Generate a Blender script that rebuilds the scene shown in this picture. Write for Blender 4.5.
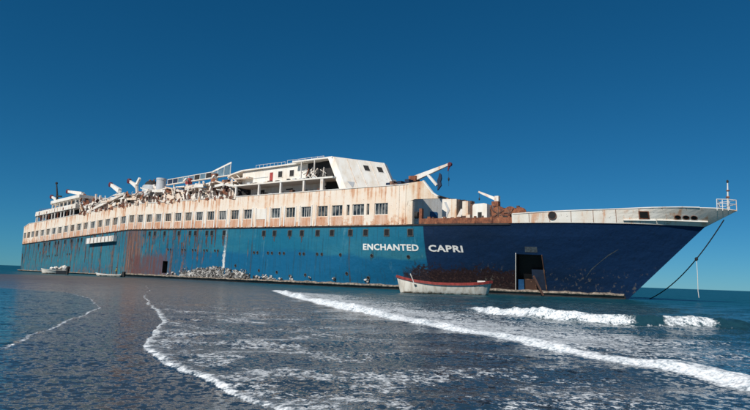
import bpy, bmesh, math, random
import numpy as np
from mathutils import Vector, Matrix
random.seed(7)
R = math.radians
for o in list(bpy.data.objects): bpy.data.objects.remove(o)
scene = bpy.context.scene
C = scene.collection

# ------------------------------------------------------------------ camera
CAM_H = 1.35
cam_d = bpy.data.cameras.new('camera'); cam = bpy.data.objects.new('camera', cam_d); C.objects.link(cam)
scene.camera = cam
cam_d.sensor_width = 36; cam_d.lens = 36 * 541 / 750
cam_d.clip_start = .1; cam_d.clip_end = 60000
_p, _r = R(7.689), R(2.003)
_f = Vector((0, math.cos(_p), math.sin(_p))); _u = Vector((0, -math.sin(_p), math.cos(_p))); _x = Vector((1, 0, 0))
_R = math.cos(_r) * _x + math.sin(_r) * _u; _U = -math.sin(_r) * _x + math.cos(_r) * _u
cam.matrix_world = Matrix(((_R.x, _U.x, -_f.x, 0), (_R.y, _U.y, -_f.y, 0), (_R.z, _U.z, -_f.z, CAM_H), (0, 0, 0, 1)))
scene.render.resolution_x = 1024; scene.render.resolution_y = 560

# ------------------------------------------------------------------ sky, sun, exposure
SUN_EL, SUN_AZ = 40.0, 213.0           # azimuth clockwise from +Y: behind the camera, to the left
world = bpy.data.worlds.new('World'); scene.world = world; world.use_nodes = True
wt = world.node_tree; bg = wt.nodes['Background']
sky = wt.nodes.new('ShaderNodeTexSky'); sky.sky_type = 'NISHITA'; sky.sun_disc = False
sky.sun_elevation = R(SUN_EL); sky.sun_rotation = R(SUN_AZ)
sky.air_density = 0.7; sky.dust_density = 0.0; sky.ozone_density = 1.0
SKY_K = 0.075
sep = wt.nodes.new('ShaderNodeSeparateColor'); cmb = wt.nodes.new('ShaderNodeCombineColor'); wt.links.new(sky.outputs[0], sep.inputs[0])
for i_, (g_, p_) in enumerate(((.19, 1.30), (.45, .82), (.68, .79))):        # the photograph's cold polarised grade of the sky, channel by channel
    a_ = wt.nodes.new('ShaderNodeMath'); a_.operation = 'MULTIPLY'; a_.inputs[1].default_value = SKY_K; wt.links.new(sep.outputs[i_], a_.inputs[0])
    b_ = wt.nodes.new('ShaderNodeMath'); b_.operation = 'POWER'; b_.inputs[1].default_value = p_; wt.links.new(a_.outputs[0], b_.inputs[0])
    c_ = wt.nodes.new('ShaderNodeMath'); c_.operation = 'MULTIPLY'; c_.inputs[1].default_value = g_ / SKY_K; wt.links.new(b_.outputs[0], c_.inputs[0]); wt.links.new(c_.outputs[0], cmb.inputs[i_])
wt.links.new(cmb.outputs[0], bg.inputs[0]); bg.inputs[1].default_value = SKY_K
sd = bpy.data.lights.new('sun', 'SUN'); sd.energy = 4.7; sd.angle = R(.53); sd.color = (1, .95, .87)
sun = bpy.data.objects.new('sun', sd); C.objects.link(sun)
_d = Vector((-math.sin(R(SUN_AZ)) * math.cos(R(SUN_EL)), -math.cos(R(SUN_AZ)) * math.cos(R(SUN_EL)), -math.sin(R(SUN_EL))))
sun.rotation_euler = _d.to_track_quat('-Z', 'Y').to_euler(); sun.location = (-60, -60, 80)
scene.view_settings.view_transform = 'Standard'; scene.view_settings.look = 'None'
scene.view_settings.exposure = 0; scene.view_settings.gamma = 1

# ------------------------------------------------------------------ shader helpers
def lin(h):
    h = h.lstrip('#'); o = []
    for i in (0, 2, 4):
        c = int(h[i:i + 2], 16) / 255
        o.append(c / 12.92 if c <= .04045 else ((c + .055) / 1.055) ** 2.4)
    return (*o, 1)
class NT:
    def __init__(s, name, rough=.6, metal=0.0):
        s.m = bpy.data.materials.new(name); s.m.use_nodes = True; s.t = s.m.node_tree
        s.b = s.t.nodes['Principled BSDF']; s.b.inputs['Roughness'].default_value = rough; s.b.inputs['Metallic'].default_value = metal
    def put(s, sock, v):
        if hasattr(v, 'is_output') or isinstance(v, bpy.types.NodeSocket): s.t.links.new(v, sock)
        else:
            if isinstance(v, tuple) and len(v) == 3 and sock.type == 'RGBA': v = (*v, 1)
            sock.default_value = v
    def n(s, ty, **kw):
        nd = s.t.nodes.new(ty)
        for k, v in kw.items(): setattr(nd, k, v)
        return nd
    def math(s, op, a, b=0.0, clamp=False):
        nd = s.n('ShaderNodeMath', operation=op, use_clamp=clamp); s.put(nd.inputs[0], a); s.put(nd.inputs[1], b); return nd.outputs[0]
    def add(s, a, b): return s.math('ADD', a, b)
    def sub(s, a, b): return s.math('SUBTRACT', a, b)
    def mul(s, a, b): return s.math('MULTIPLY', a, b)
    def mx(s, a, b): return s.math('MAXIMUM', a, b)
    def ss(s, x, a, b, lo=0.0, hi=1.0):
        nd = s.n('ShaderNodeMapRange', interpolation_type='SMOOTHSTEP')
        for i, v in enumerate((x, a, b, lo, hi)): s.put(nd.inputs[i], v)
        return nd.outputs[0]
    def obj(s): return s.n('ShaderNodeTexCoord').outputs['Object']
    def pos(s): return s.n('ShaderNodeNewGeometry').outputs['Position']
    def scale(s, v, sc, off=(0, 0, 0)):
        nd = s.n('ShaderNodeMapping'); s.put(nd.inputs[0], v); nd.inputs['Scale'].default_value = sc; nd.inputs['Location'].default_value = off; return nd.outputs[0]
    def xyz(s, v):
        nd = s.n('ShaderNodeSeparateXYZ'); s.put(nd.inputs[0], v); return nd.outputs
    def noise(s, v, sc, det=4, ro=.55, dist=0):
        nd = s.n('ShaderNodeTexNoise'); s.put(nd.inputs['Vector'], v); nd.inputs['Scale'].default_value = sc
        nd.inputs['Detail'].default_value = det; nd.inputs['Roughness'].default_value = ro; nd.inputs['Distortion'].default_value = dist
        return nd.outputs['Fac']
    def mix(s, f, a, b):
        nd = s.n('ShaderNodeMix', data_type='RGBA'); s.put(nd.inputs[0], f); s.put(nd.inputs[6], a); s.put(nd.inputs[7], b); return nd.outputs[2]
    def bump(s, h, st=.3, d=.05):
        nd = s.n('ShaderNodeBump'); nd.inputs['Strength'].default_value = st; nd.inputs['Distance'].default_value = d
        s.put(nd.inputs['Height'], h); s.put(s.b.inputs['Normal'], nd.outputs[0])
    def attr(s, name): return s.n('ShaderNodeAttribute', attribute_name=name).outputs['Fac']
    def col(s, c): s.put(s.b.inputs['Base Color'], c); return s.m

RUST_D, RUST_M, RUST_L = (.05, .018, .011), (.30, .10, .045), (.56, .29, .16)

def weathered(name, base, tint, rust=.3, rough=.6, foot=False, streak=(1.5, 1.5, .13)):
    """old paint: patchy tint, rust running down in streaks, chips"""
    k = NT(name, rough); o = k.obj()
    big = k.noise(o, .45, 5, .6); mid = k.noise(o, 2.3, 5, .65)
    st = k.noise(k.scale(o, streak), 1.0, 5, .65)
    c = k.mix(k.ss(k.add(k.mul(big, .5), k.mul(st, .5)), .38, .66), base, tint)
    x = k.xyz(o)
    v = k.add(k.mul(st, .68), k.add(k.mul(mid, .14), k.mul(big, .18)))
    if foot:   # foot of the promenade wall: heavier rust low down, following the sagging stern
        zu = k.add(x[2], k.mul(k.mx(k.sub(46.5, x[0]), 0.0), .062))
        low = k.ss(k.add(zu, k.mul(k.sub(st, .5), 3.6)), 7.9, 10.2, 1.0, 0.0)
        aft = k.ss(k.add(x[0], k.mul(k.sub(big, .5), 40.0)), 66.0, 96.0, .012, -.012)
        hi = k.mul(k.ss(k.add(zu, k.mul(st, 3.0)), 12.4, 14.2), .06)
        v = k.add(k.add(v, k.mul(low, k.ss(mid, .3, .7, .08, .17))), k.add(aft, hi))
    m1 = k.ss(v, .62 - rust * .16, .70 - rust * .14)
    m2 = k.ss(v, .70 - rust * .14, .80 - rust * .14)
    c = k.mix(k.mul(m1, .85), c, RUST_L); c = k.mix(m2, c, RUST_M)
    chip = k.ss(k.noise(o, 5.5, 4, .7), .68 - rust * .05, .72 - rust * .05)
    c = k.mix(chip, c, RUST_D)
    k.bump(k.add(mid, k.mul(chip, -.5)), .35, .04)
    return k.col(c)

def plain(name, c, rough=.6, var=.35, sc=2.0, metal=0.0):
    k = NT(name, rough, metal); o = k.obj(); a = k.noise(o, sc, 5, .65)
    d = tuple(v * (1 - var) for v in c)
    k.bump(a, .25, .03)
    return k.col(k.mix(k.ss(a, .3, .7), d, c))

M = {}
M['white'] = weathered('weathered_white_paint', (.80, .78, .73), (.70, .62, .52), .10)
M['wall'] = weathered('stained_cream_paint', (.78, .70, .60), (.76, .57, .41), .46, foot=True, streak=(1.5, 1.5, .075))
M['cream'] = weathered('rusty_cream_paint', (.76, .68, .58), (.66, .46, .32), .55)
M['tan'] = weathered('tan_stained_paint', (.74, .66, .55), (.60, .38, .22), .65)
M['sill'] = weathered('rusted_sill_panel', (.66, .46, .34), (.50, .26, .17), .95, streak=(2.2, 2.2, .35))
M['rail'] = weathered('white_rail_paint', (.74, .73, .70), (.66, .58, .50), .25)
M['davit'] = weathered('davit_paint', (.76, .74, .69), (.60, .46, .36), .45, streak=(2, 2, .6))
M['grey'] = weathered('grey_blue_bulkhead_paint', (.50, .52, .54), (.40, .41, .42), .15)
k = NT('rusted_steel', .85); o_ = k.obj(); a_ = k.noise(o_, 1.6, 6, .7); b2_ = k.noise(k.scale(o_, (4, 4, .6)), 1, 4, .65)
c_ = k.mix(k.ss(a_, .36, .64), (.085, .030, .020), (.27, .095, .045)); c_ = k.mix(k.ss(b2_, .52, .7, 0, .6), c_, (.40, .20, .10)); k.bump(a_, .4, .05); M['rusty'] = k.col(c_)
M['darkrust'] = weathered('dark_rusted_steel', (.10, .05, .035), (.06, .03, .025), .6)
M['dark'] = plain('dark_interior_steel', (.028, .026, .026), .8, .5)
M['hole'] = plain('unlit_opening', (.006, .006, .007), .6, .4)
M['deck'] = plain('rusty_deck_plating', (.22, .14, .10), .8)
M['head'] = plain('maroon_sheave_paint', (.12, .018, .035), .6)
M['red'] = plain('faded_red_paint', (.45, .07, .06), .55, .45, 3)
M['purple'] = plain('dark_blue_tarpaulin', (.012, .03, .07), .8)
M['bluepanel'] = plain('flat_blue_paint', (.02, .12, .30), .6)
M['tank'] = weathered('grey_tank_paint', (.52, .55, .58), (.42, .42, .42), .25)
M['frame'] = plain('scuffed_porthole_frame', (.10, .11, .11), .7, .6, 3)
M['run'] = weathered('rust_run_stain', (.085, .05, .045), (.035, .026, .03), .35)
M['scrape'] = plain('scraped_bare_paint', (.085, .11, .13), .7, .6, 5)
M['rope'] = plain('wet_black_rope', (.02, .022, .026), .9)
M['letter'] = plain('white_letter_paint', (.80, .79, .75), .6, .15, 4)
k = NT('dusty_window_glass', .12); o_ = k.obj(); a_ = k.noise(o_, .9, 3, .6)
k.b.inputs['Specular IOR Level'].default_value = .5
M['glass'] = k.col(k.mix(k.ss(a_, .38, .66), (.012, .017, .02), (.14, .15, .145)))
k = NT('blue_tinted_screen_glass', .1)
M['screen'] = k.col(k.mix(k.noise(k.obj(), .8, 3), (.02, .06, .10), (.25, .36, .42)))

def hull_material():
    k = NT('weathered_blue_hull_paint', .55); k.b.inputs['Specular IOR Level'].default_value = .3; o = k.obj(); x = k.xyz(o)
    s, z = x[0], x[2]
    zu = k.add(z, k.mul(k.mx(k.sub(46.5, s), 0.0), .062))
    big = k.noise(k.scale(o, (.06, .06, .22)), 1, 5, .6); mid = k.noise(o, .8, 6, .65); fine = k.noise(o, 4, 5, .7)
    st = k.noise(k.scale(o, (1.1, 1.1, .05)), 1, 5, .62); st2 = k.noise(k.scale(o, (3.2, 3.2, .16)), 1, 4, .6)
    teal, deep, navy, pale = (.005, .122, .210), (.003, .098, .205), (.0030, .017, .050), (.030, .165, .225)
    lowb = k.ss(k.add(zu, k.mul(k.sub(big, .5), 5.0)), 3.5, 4.3, 1.0, 0.0)
    c = k.mix(k.ss(big, .35, .7), teal, pale); c = k.mix(k.mul(lowb, k.ss(s, 50.0, 66.0)), c, deep)
    c = k.mix(k.ss(k.add(st2, k.ss(s, 90.0, 40.0, 0, .09)), .5, .72, 0, .6), c, (.014, .045, .06))
    # sun-bleached wipes
    c = k.mix(k.ss(k.add(st, k.mul(mid, .4)), .80, .98, 0, .35), c, (.16, .33, .36))
    aftl = k.ss(s, 80.0, 30.0, 0.0, .35)
    c = k.mix(aftl, c, (.055, .19, .235))
    nv = k.ss(s, 115.30, 115.45)
    nvc = k.mix(k.ss(big, .35, .65), navy, (.005, .028, .088)); nvc = k.mix(k.ss(st2, .5, .8, 0, .5), nvc, (.004, .012, .03))
    c = k.mix(nv, c, nvc)
    # rust streaks
    wear = k.add(k.ss(s, 96.0, 58.0, -.03, .085), k.mul(k.ss(zu, 2.2, .2), .03))
    v = k.add(k.add(k.mul(st, .5), k.mul(st2, .3)), k.add(k.mul(mid, .2), wear))
    v = k.add(v, k.mul(nv, -.07))
    m1 = k.ss(v, .585, .66)
    c = k.mix(k.mul(m1, .85), c, k.mix(k.ss(mid, .38, .62), (.030, .018, .018), (.16, .085, .06)))
    # the broken frame: a rust curtain where the back of the ship is cracked, a maroon scab ahead of it
    w1 = k.add(s, k.mul(k.sub(st, .5), 5.0)); g1 = k.mul(k.ss(w1, 45.6, 46.8), k.ss(w1, 50.0, 52.8, 1, 0))
    c = k.mix(k.mul(g1, k.ss(k.add(k.mul(st2, .6), k.mul(mid, .4)), .36, .52, .25, 1)), c, k.mix(k.ss(st2, .35, .65), (.045, .022, .022), (.22, .12, .09)))
    w2 = k.add(s, k.mul(k.sub(mid, .5), 9.0)); z2 = k.add(zu, k.mul(k.sub(st, .5), 5.0))
    g2 = k.mul(k.mul(k.ss(w2, 48, 50), k.ss(w2, 59, 63, 1, 0)), k.mul(k.ss(z2, -1.5, -.5), k.ss(z2, 2.6, 3.6, 1, 0)))
    c = k.mix(k.mul(g2, k.ss(st2, .3, .6, .35, .9)), c, k.mix(st2, (.05, .016, .018), (.17, .08, .075)))
    # scraped, rusted-through zone behind the lifeboat and forward of it
    s3 = k.add(s, k.mul(k.sub(mid, .5), 7.0)); z3 = k.add(z, k.add(k.mul(k.sub(fine, .5), 3.4), k.mul(k.sub(mid, .5), 3.0)))
    g3 = k.mul(k.mul(k.ss(s3, 112.0, 113.6), k.ss(s3, 125.4, 127.0, 1, 0)), k.ss(z3, 2.5, 3.1, 1, 0))
    c = k.mix(k.mul(g3, .95), c, k.mix(k.ss(fine, .48, .72), (.020, .009, .009), (.085, .04, .028)))
    g4 = k.mul(k.ss(s, 119.0, 123.0), k.mul(k.ss(z, .4, 1.4), k.ss(k.add(z, k.mul(mid, 2.0)), 3.4, 5.0, 1, 0)))
    c = k.mix(k.mul(g4, k.ss(k.noise(k.scale(o, (1.4, 1.4, .9)), 1.6, 6, .72), .56, .66, 0, .65)), c, (.17, .15, .12))
    # white-ish scuffs on the navy
    sc = k.ss(k.noise(k.scale(o, (.9, .9, 1.5)), 2.2, 6, .7), .70, .74, 0, .5)
    c = k.mix(k.mul(sc, k.ss(z, 7.0, 2.0)), c, (.30, .34, .34))
    # pale run of droppings down one frame
    w5 = k.add(s, k.mul(k.sub(mid, .5), 1.6)); g5 = k.mul(k.ss(w5, 77.0, 77.3), k.ss(w5, 77.6, 77.95, 1, 0))
    c = k.mix(k.mul(g5, k.ss(k.add(k.add(k.mul(fine, .5), k.mul(mid, .5)), k.mul(k.ss(z, 7.0, .8), .16)), .50, .64, .1, 1)), c, (.66, .66, .62))
    # vertical weld seams
    for q in (63.0, 71.2, 84.2, 104.0):
        sm = k.math('ABSOLUTE', k.sub(k.add(s, k.mul(k.sub(st, .5), .25)), q))
        c = k.mix(k.mul(k.ss(sm, .03, .16, 1, 0), k.ss(mid, .35, .6, .2, .8)), c, (.05, .045, .04))
    k.bump(k.add(k.mul(k.noise(k.scale(o, (.5, .5, .6)), 1, 3), 1.4), k.add(k.mul(mid, .5), k.mul(fine, .12))), .5, .16)
    return k.col(c)
M['hull'] = hull_material()
k = NT('barnacled_ledge', .85); o_ = k.obj(); a_ = k.noise(o_, 3, 6, .7); g_ = k.n('ShaderNodeNewGeometry').outputs['Normal']
M['ledge'] = k.col(k.mix(k.ss(a_, .35, .65), (.07, .058, .048), (.34, .28, .22))); k.bump(a_, .6, .08)
M['wetshade'] = plain('wet_shadowed_plating', (.022, .018, .016), .45, .5, 1.5)  # wet plating, its dark colour also carries the shadow under the ledge
k = NT('bleached_shell_debris', .8); o_ = k.obj(); a_ = k.noise(o_, 1.7, 4, .75)
M['shells'] = k.col(k.mix(k.ss(a_, .44, .60), (.045, .042, .04), (.55, .53, .50)))


# ------------------------------------------------------------------ mesh helpers
def mk(name, verts, faces, mat, parent=None, smooth=False, mats=None, fmat=None):
    me = bpy.data.meshes.new(name); me.from_pydata([tuple(v) for v in verts], [], faces)
    bm = bmesh.new(); bm.from_mesh(me); bmesh.ops.recalc_face_normals(bm, faces=bm.faces); bm.to_mesh(me); bm.free()
    for q in (mats or [mat]): me.materials.append(q)
    if fmat: me.polygons.foreach_set('material_index', fmat)
    if smooth: me.polygons.foreach_set('use_smooth', [True] * len(me.polygons))
    o = bpy.data.objects.new(name, me); C.objects.link(o)
    if parent: o.parent = parent
    return o
def tag(o, label, cat=None, group=None, kind=None):
    if label: o['label'] = label
    if cat: o['category'] = cat
    if group: o['group'] = group
    if kind: o['kind'] = kind
    return o
class MB:
    """collects shapes in ship coordinates (s forward from the stern, t towards starboard, z up)"""
    def __init__(s): s.v = []; s.f = []; s.m = []
    def addm(s, v, f, mi=0):
        n = len(s.v); s.v += list(v); s.f += [tuple(i + n for i in q) for q in f]; s.m += [mi] * len(f); return s
    def box(s, a, b, mi=0):
        (x0, y0, z0), (x1, y1, z1) = a, b
        v = [(x0, y0, z0), (x1, y0, z0), (x1, y1, z0), (x0, y1, z0), (x0, y0, z1), (x1, y0, z1), (x1, y1, z1), (x0, y1, z1)]
        return s.addm(v, [(0, 1, 2, 3), (4, 5, 6, 7), (0, 1, 5, 4), (1, 2, 6, 5), (2, 3, 7, 6), (3, 0, 4, 7)], mi)
    def prism(s, poly, t0, t1, mi=0):           # polygon in (s,z), extruded in t
        n = len(poly); v = [(p[0], t0, p[1]) for p in poly] + [(p[0], t1, p[1]) for p in poly]
        return s.addm(v, [tuple(range(n)), tuple(range(n, 2 * n))] + [(i, (i + 1) % n, (i + 1) % n + n, i + n) for i in range(n)], mi)
    def loft(s, a, b, mi=0):                    # two matching polygons of 3d points
        n = len(a)
        return s.addm(list(a) + list(b), [tuple(range(n)), tuple(range(n, 2 * n))] + [(i, (i + 1) % n, (i + 1) % n + n, i + n) for i in range(n)], mi)
    def beam(s, a, b, w, h=None, w2=None, h2=None, mi=0):
        a, b = Vector(a), Vector(b); d = (b - a).normalized(); h = h or w; w2 = w2 or w; h2 = h2 or h
        up = Vector((0, 0, 1)) if abs(d.z) < .95 else Vector((1, 0, 0))
        x = d.cross(up).normalized(); y = x.cross(d).normalized()
        return s.loft([a + x * w * i + y * h * j for i, j in ((-.5, -.5), (.5, -.5), (.5, .5), (-.5, .5))],
                      [b + x * w2 * i + y * h2 * j for i, j in ((-.5, -.5), (.5, -.5), (.5, .5), (-.5, .5))], mi)
    def tube(s, pts, r, n=8, mi=0, r2=None):
        pts = [Vector(p) for p in pts]; rings = []
        for i, p in enumerate(pts):
            d = (pts[min(i + 1, len(pts) - 1)] - pts[max(i - 1, 0)]).normalized()
            up = Vector((0, 0, 1)) if abs(d.z) < .95 else Vector((1, 0, 0))
            x = d.cross(up).normalized(); y = x.cross(d)
            rr = r if r2 is None else r + (r2 - r) * i / (len(pts) - 1)
            rings.append([p + (x * math.cos(6.2832 * k / n) + y * math.sin(6.2832 * k / n)) * rr for k in range(n)])
        v = [q for g in rings for q in g]; f = []
        for i in range(len(rings) - 1):
            for k in range(n): f.append((i * n + k, i * n + (k + 1) % n, (i + 1) * n + (k + 1) % n, (i + 1) * n + k))
        f += [tuple(range(n)), tuple(range((len(rings) - 1) * n, len(rings) * n))]
        return s.addm(v, f, mi)
    def lathe(s, c, prof, n=20, axis='z', mi=0):
        v = []; f = []
        for (r, h) in prof:
            for k in range(n):
                a = 6.28318 * k / n; u, w = r * math.cos(a), r * math.sin(a)
                v.append({'z': (c[0] + u, c[1] + w, c[2] + h), 't': (c[0] + u, c[1] + h, c[2] + w), 's': (c[0] + h, c[1] + u, c[2] + w)}[axis])
        m = len(prof)
        for i in range(m - 1):
            for k in range(n): f.append((i * n + k, i * n + (k + 1) % n, (i + 1) * n + (k + 1) % n, (i + 1) * n + k))
        f += [tuple(range(n)), tuple(range((m - 1) * n, m * n))]
        return s.addm(v, f, mi)
    def build(s, name, mat, parent, smooth=False, bent=False, conv=True):
        v = s.v
        if bent: v = [(p[0], p[1], p[2] + bend(p[0])) for p in v]
        if conv: v = [SP(*p) for p in v]
        mats = mat if isinstance(mat, list) else [mat]
        return mk(name, v, s.f, None, parent, smooth, mats, s.m if len(mats) > 1 else None)

# ------------------------------------------------------------------ ship geometry
TRIM = .01799; TH = R(37.911); S_BREAK = 46.5
def bend(s): return -.062 * max(0.0, S_BREAK - s)          # the after part has broken its back and sags
def SP(s, t, z): return (s - TRIM * z, -t, z)              # ship coordinates -> local axes of the ship's empty
_dv = Vector((math.cos(TH), -math.sin(TH), 0)); _ni = Vector((math.sin(TH), math.cos(TH), 0))
def ship_world(s, t, z):
    p = Vector((5.4, 65.189, 0)) + _ni * (10 - t) + (s - 115) * _dv; p.z = z - TRIM * (s - 115); return p
def gz(s): return TRIM * (s - 115)                         # ship z of the water surface
ship = bpy.data.objects.new('wrecked_cruise_ship', None); C.objects.link(ship)
ship.location = ship_world(0, 0, 0); ship.rotation_euler = (0, math.atan(TRIM), -TH)
tag(ship, 'long rusting blue and white cruise ship stranded in the shallows', 'ship')

def sT(z): return 136.0 + (z - .3) * .957 if z < 8.3 else 143.66 + (z - 8.3) * 1.75
def hb(s, z):
    if s < -4.5: return 10 * (1 - min(1, (-4.5 - s) / 6.0) ** 4.0)
    if z > 8.3:
        w = min(1, max(0, (s - 134) / 9.6)); w = w * w * (3 - 2 * w); a = hb0(s, 8.3); return a + w * (hb0(s, z) - a) + (z - 8.3) * .12 * (1 - w)
    return hb0(s, z)
def hb0(s, z):
    q = min(1, max(0, z / 8)); sa = 94 + 16 * q; p = 1.8 + .6 * q
    u = min(1, max(0, (s - sa) / (sT(z) - sa))); return 10 * (1 - u ** p)
def zdeck(s): return float(np.interp(s, [0, 110, 120, 125, 131, 138, 150], [7.95, 7.96, 8.04, 8.1, 8.24, 8.33, 8.3]))
def ztop(s): return float(np.interp(s, [120, 126.5, 131.3, 135, 139.3, 142, 145, 146.5], [9.0, 9.13, 9.49, 9.70, 9.97, 10.04, 10.05, 9.9]))
def hull_normal(s, z):
    e = .2; dt = (hb(s + e, z) - hb(s - e, z)) / (2 * e); n = Vector((-dt, 1, 0)); return n.normalized()

# hull shell with two real openings
zrows = [-3.4, -1.5, -.05, .55, 1.3, 2.1, 3.0, 4.0, 4.78, 5.8, 6.8, None]
aft_cols = [-10.3, -10.1, -9.8, -9.4, -8.9, -8.3, -7.6, -6.8, -5.9, -4.5, -1, 3] + list(np.arange(7, 59, 4)) + [59.7, 61.3] + list(np.arange(65, 94, 4)) + [94]
KA, KB = 26, 12
def bow_s(ci, z):
    k1 = 125.03 + (z - .5) * .214; k2 = 128.2 + (z - .5) * .07
    if ci <= KA: return 94 + (k1 - 94) * ci / KA
    if ci == KA + 1: return k2
    return k2 + (sT(z) - k2) * (1 - (1 - (ci - KA - 1) / KB) ** 1.25)
def build_hull():
    v = []; f = []; ncol = len(aft_cols) + KA + 1 + KB; nr = len(zrows)
    for side in (1, -1):
        for r in range(nr):
            for c in range(ncol):
                if c < len(aft_cols):
                    s = aft_cols[c]; z = zrows[r] if zrows[r] is not None else zdeck(s)
                else:
                    ci = c - len(aft_cols) + 1; z = zrows[r] if zrows[r] is not None else 8.1
                    s = bow_s(ci, z)
                    if zrows[r] is None: z = zdeck(s); s = bow_s(ci, z); z = zdeck(s)
                w = hb(s, z)
                if s < -4.5: w *= 1 - .05 * max(0, 6 - z) / 6
                v.append((s, side * w, z + bend(s)))
    base = ncol * nr; jd = aft_cols.index(59.7); jb = len(aft_cols) - 1 + KA
    for sd_ in (0, 1):
        for r in range(nr - 1):
            for c in range(ncol - 1):
                if sd_ == 0 and ((c == jd and 2 <= r < 5) or (c == jb and 3 <= r < 8)): continue
                a = sd_ * base + r * ncol + c; f.append((a, a + 1, a + 1 + ncol, a + ncol))
    for r in range(nr - 1):                                  # transom
        a = r * ncol; f.append((a, a + ncol, base + a + ncol, base + a))
    for c in range(ncol - 1):                                # main deck
        a = (nr - 1) * ncol + c; f.append((a, a + 1, base + a + 1, base + a))
    return [SP(*p) for p in v], f
hv, hf = build_hull()
mk('hull', hv, hf, M['hull'], ship, smooth=False)

def along(s0, s1, step):
    n = max(1, int(round((s1 - s0) / step))); return [s0 + (s1 - s0) * i / n for i in range(n + 1)]
def strip(name, mat, ss_, sec, bent=True, smooth=False):
    """sweep a section [(dt,z)...] along the starboard side; sec(s) gives absolute (t,z) points"""
    m = len(sec(ss_[0])); v = []; f = []
    for s in ss_:
        for (t, z) in sec(s): v.append((s, t, z + (bend(s) if bent else 0)))
    for i in range(len(ss_) - 1):
        for j in range(m): f.append((i * m + j, i * m + (j + 1) % m, (i + 1) * m + (j + 1) % m, (i + 1) * m + j))
    f += [tuple(range(m)), tuple(range((len(ss_) - 1) * m, len(ss_) * m))]
    return mk(name, [SP(*p) for p in v], f, mat, ship, smooth)

# barnacled ledge at the foot of the hull
def ledge_sec(s):
    g = gz(s); w = hb(s, .4); j = .05 * math.sin(s * 1.7) + .04 * math.sin(s * 4.3 + 1); k_ = .55 if s < 46 else 1
    return [(w - .6, g + .2), (w - .4, g + k_ * (.62 + j)), (w + .30, g + k_ * (.60 + j)), (w + .55 + j, g + k_ * (.50 + j * .5)), (w + .57 + j, g + k_ * (.38 + j * .5)), (w + .3, g + k_ * .25)]
strip('bilge_ledge', M['ledge'], along(-9.8, 135.8, .7), ledge_sec, bent=False)
strip('wet_shaded_foot', M['wetshade'], along(-9.8, 135.9, 1.4), lambda s: [(hb(s, .4) - .6, gz(s) - .9), (hb(s, .4) - .5, gz(s) + .3), (hb(s, .4) + .26, gz(s) + .28), (hb(s, .4) + .22, gz(s) - .9)], bent=False)  # wet foot below the lip, coloured dark as the ledge's shadow too
# dark strip standing in for the shadow line under the promenade wall
strip('deck_shadow_strip', M['dark'], along(-10.0, 126, .8), lambda s: [(hb(s, 7.9) - .1, zdeck(s) - .17), (hb(s, 7.9) + .09, zdeck(s) - .17), (hb(s, 7.9) + .09, zdeck(s) + .02), (hb(s, 7.9) - .1, zdeck(s) + .02)])

# recesses behind the openings
rc = MB()
zz = [.55, 4.78]
f4 = []
for z in zz:
    for ci in (KA, KA + 1):
        s = bow_s(ci, z); f4.append((s, hb(s, z), z))
b4 = [(p[0] - .2, p[1] - 1.3, p[2]) for p in f4]
rc.addm(f4 + b4, [(4, 5, 7, 6), (0, 1, 5, 4), (2, 3, 7, 6), (0, 2, 6, 4), (1, 3, 7, 5)])
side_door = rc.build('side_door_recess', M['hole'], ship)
tag(side_door, 'dark loading doorway cut into the navy bow plating')
def face_pt(u, w, d):      # u across, w up the bow doorway, d inward
    lo = Vector(f4[0]).lerp(Vector(f4[1]), u); hi = Vector(f4[2]).lerp(Vector(f4[3]), u); p = lo.lerp(hi, w); return p + Vector((-.15, -1, 0)) * d
def quad_slab(name, mat, parent, u0, u1, w0, w1, d0, d1):
    m = MB(); m.loft([face_pt(u, w, d0) for u, w in ((u0, w0), (u1, w0), (u1, w1), (u0, w1))], [face_pt(u, w, d1) for u, w in ((u0, w0), (u1, w0), (u1, w1), (u0, w1))])
    return m.build(name, mat, parent)
tag(quad_slab('door_panel', M['bluepanel'], side_door, .03, .24, .02, .34, .35, .5), 'bright blue strip of door panel')
tag(quad_slab('door_panel', M['darkrust'], side_door, .26, .66, .02, .36, .6, .75), 'brown rusted door panel')
quad_slab('door_panel', M['purple'], side_door, .5, .98, .02, .62, .85, 1.0)
m = MB(); m.beam(face_pt(.62, .44, -.05), face_pt(.92, -.06, -.75), .14, .22); m.build('leaning_plank', M['darkrust'], side_door)
m = MB(); m.beam(face_pt(-.02, -.02, -.05), face_pt(-.02, 1.02, -.05), .09, .12); m.build('door_jamb', M['rail'], side_door)
m = MB(); m.beam(face_pt(1.02, -.02, -.04), face_pt(1.02, 1.0, -.04), .10, .14); m.build('door_jamb', M['darkrust'], side_door)
m = MB(); m.loft([face_pt(u, w, -.03) for u, w in ((.36, 1.06), (.86, 1.06), (.86, 1.2), (.36, 1.2))], [face_pt(u, w, .1) for u, w in ((.36, 1.06), (.86, 1.06), (.86, 1.2), (.36, 1.2))])
tag(m.build('lintel_plate', M['scrape'], side_door), 'scuffed pale plate above the doorway')
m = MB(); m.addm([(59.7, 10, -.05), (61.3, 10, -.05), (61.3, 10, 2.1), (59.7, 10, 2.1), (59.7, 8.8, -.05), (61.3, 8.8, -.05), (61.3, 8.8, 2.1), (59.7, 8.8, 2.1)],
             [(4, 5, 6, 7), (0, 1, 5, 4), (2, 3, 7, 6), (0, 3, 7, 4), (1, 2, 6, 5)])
m.build('hull_opening', M['hole'], ship)

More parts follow.
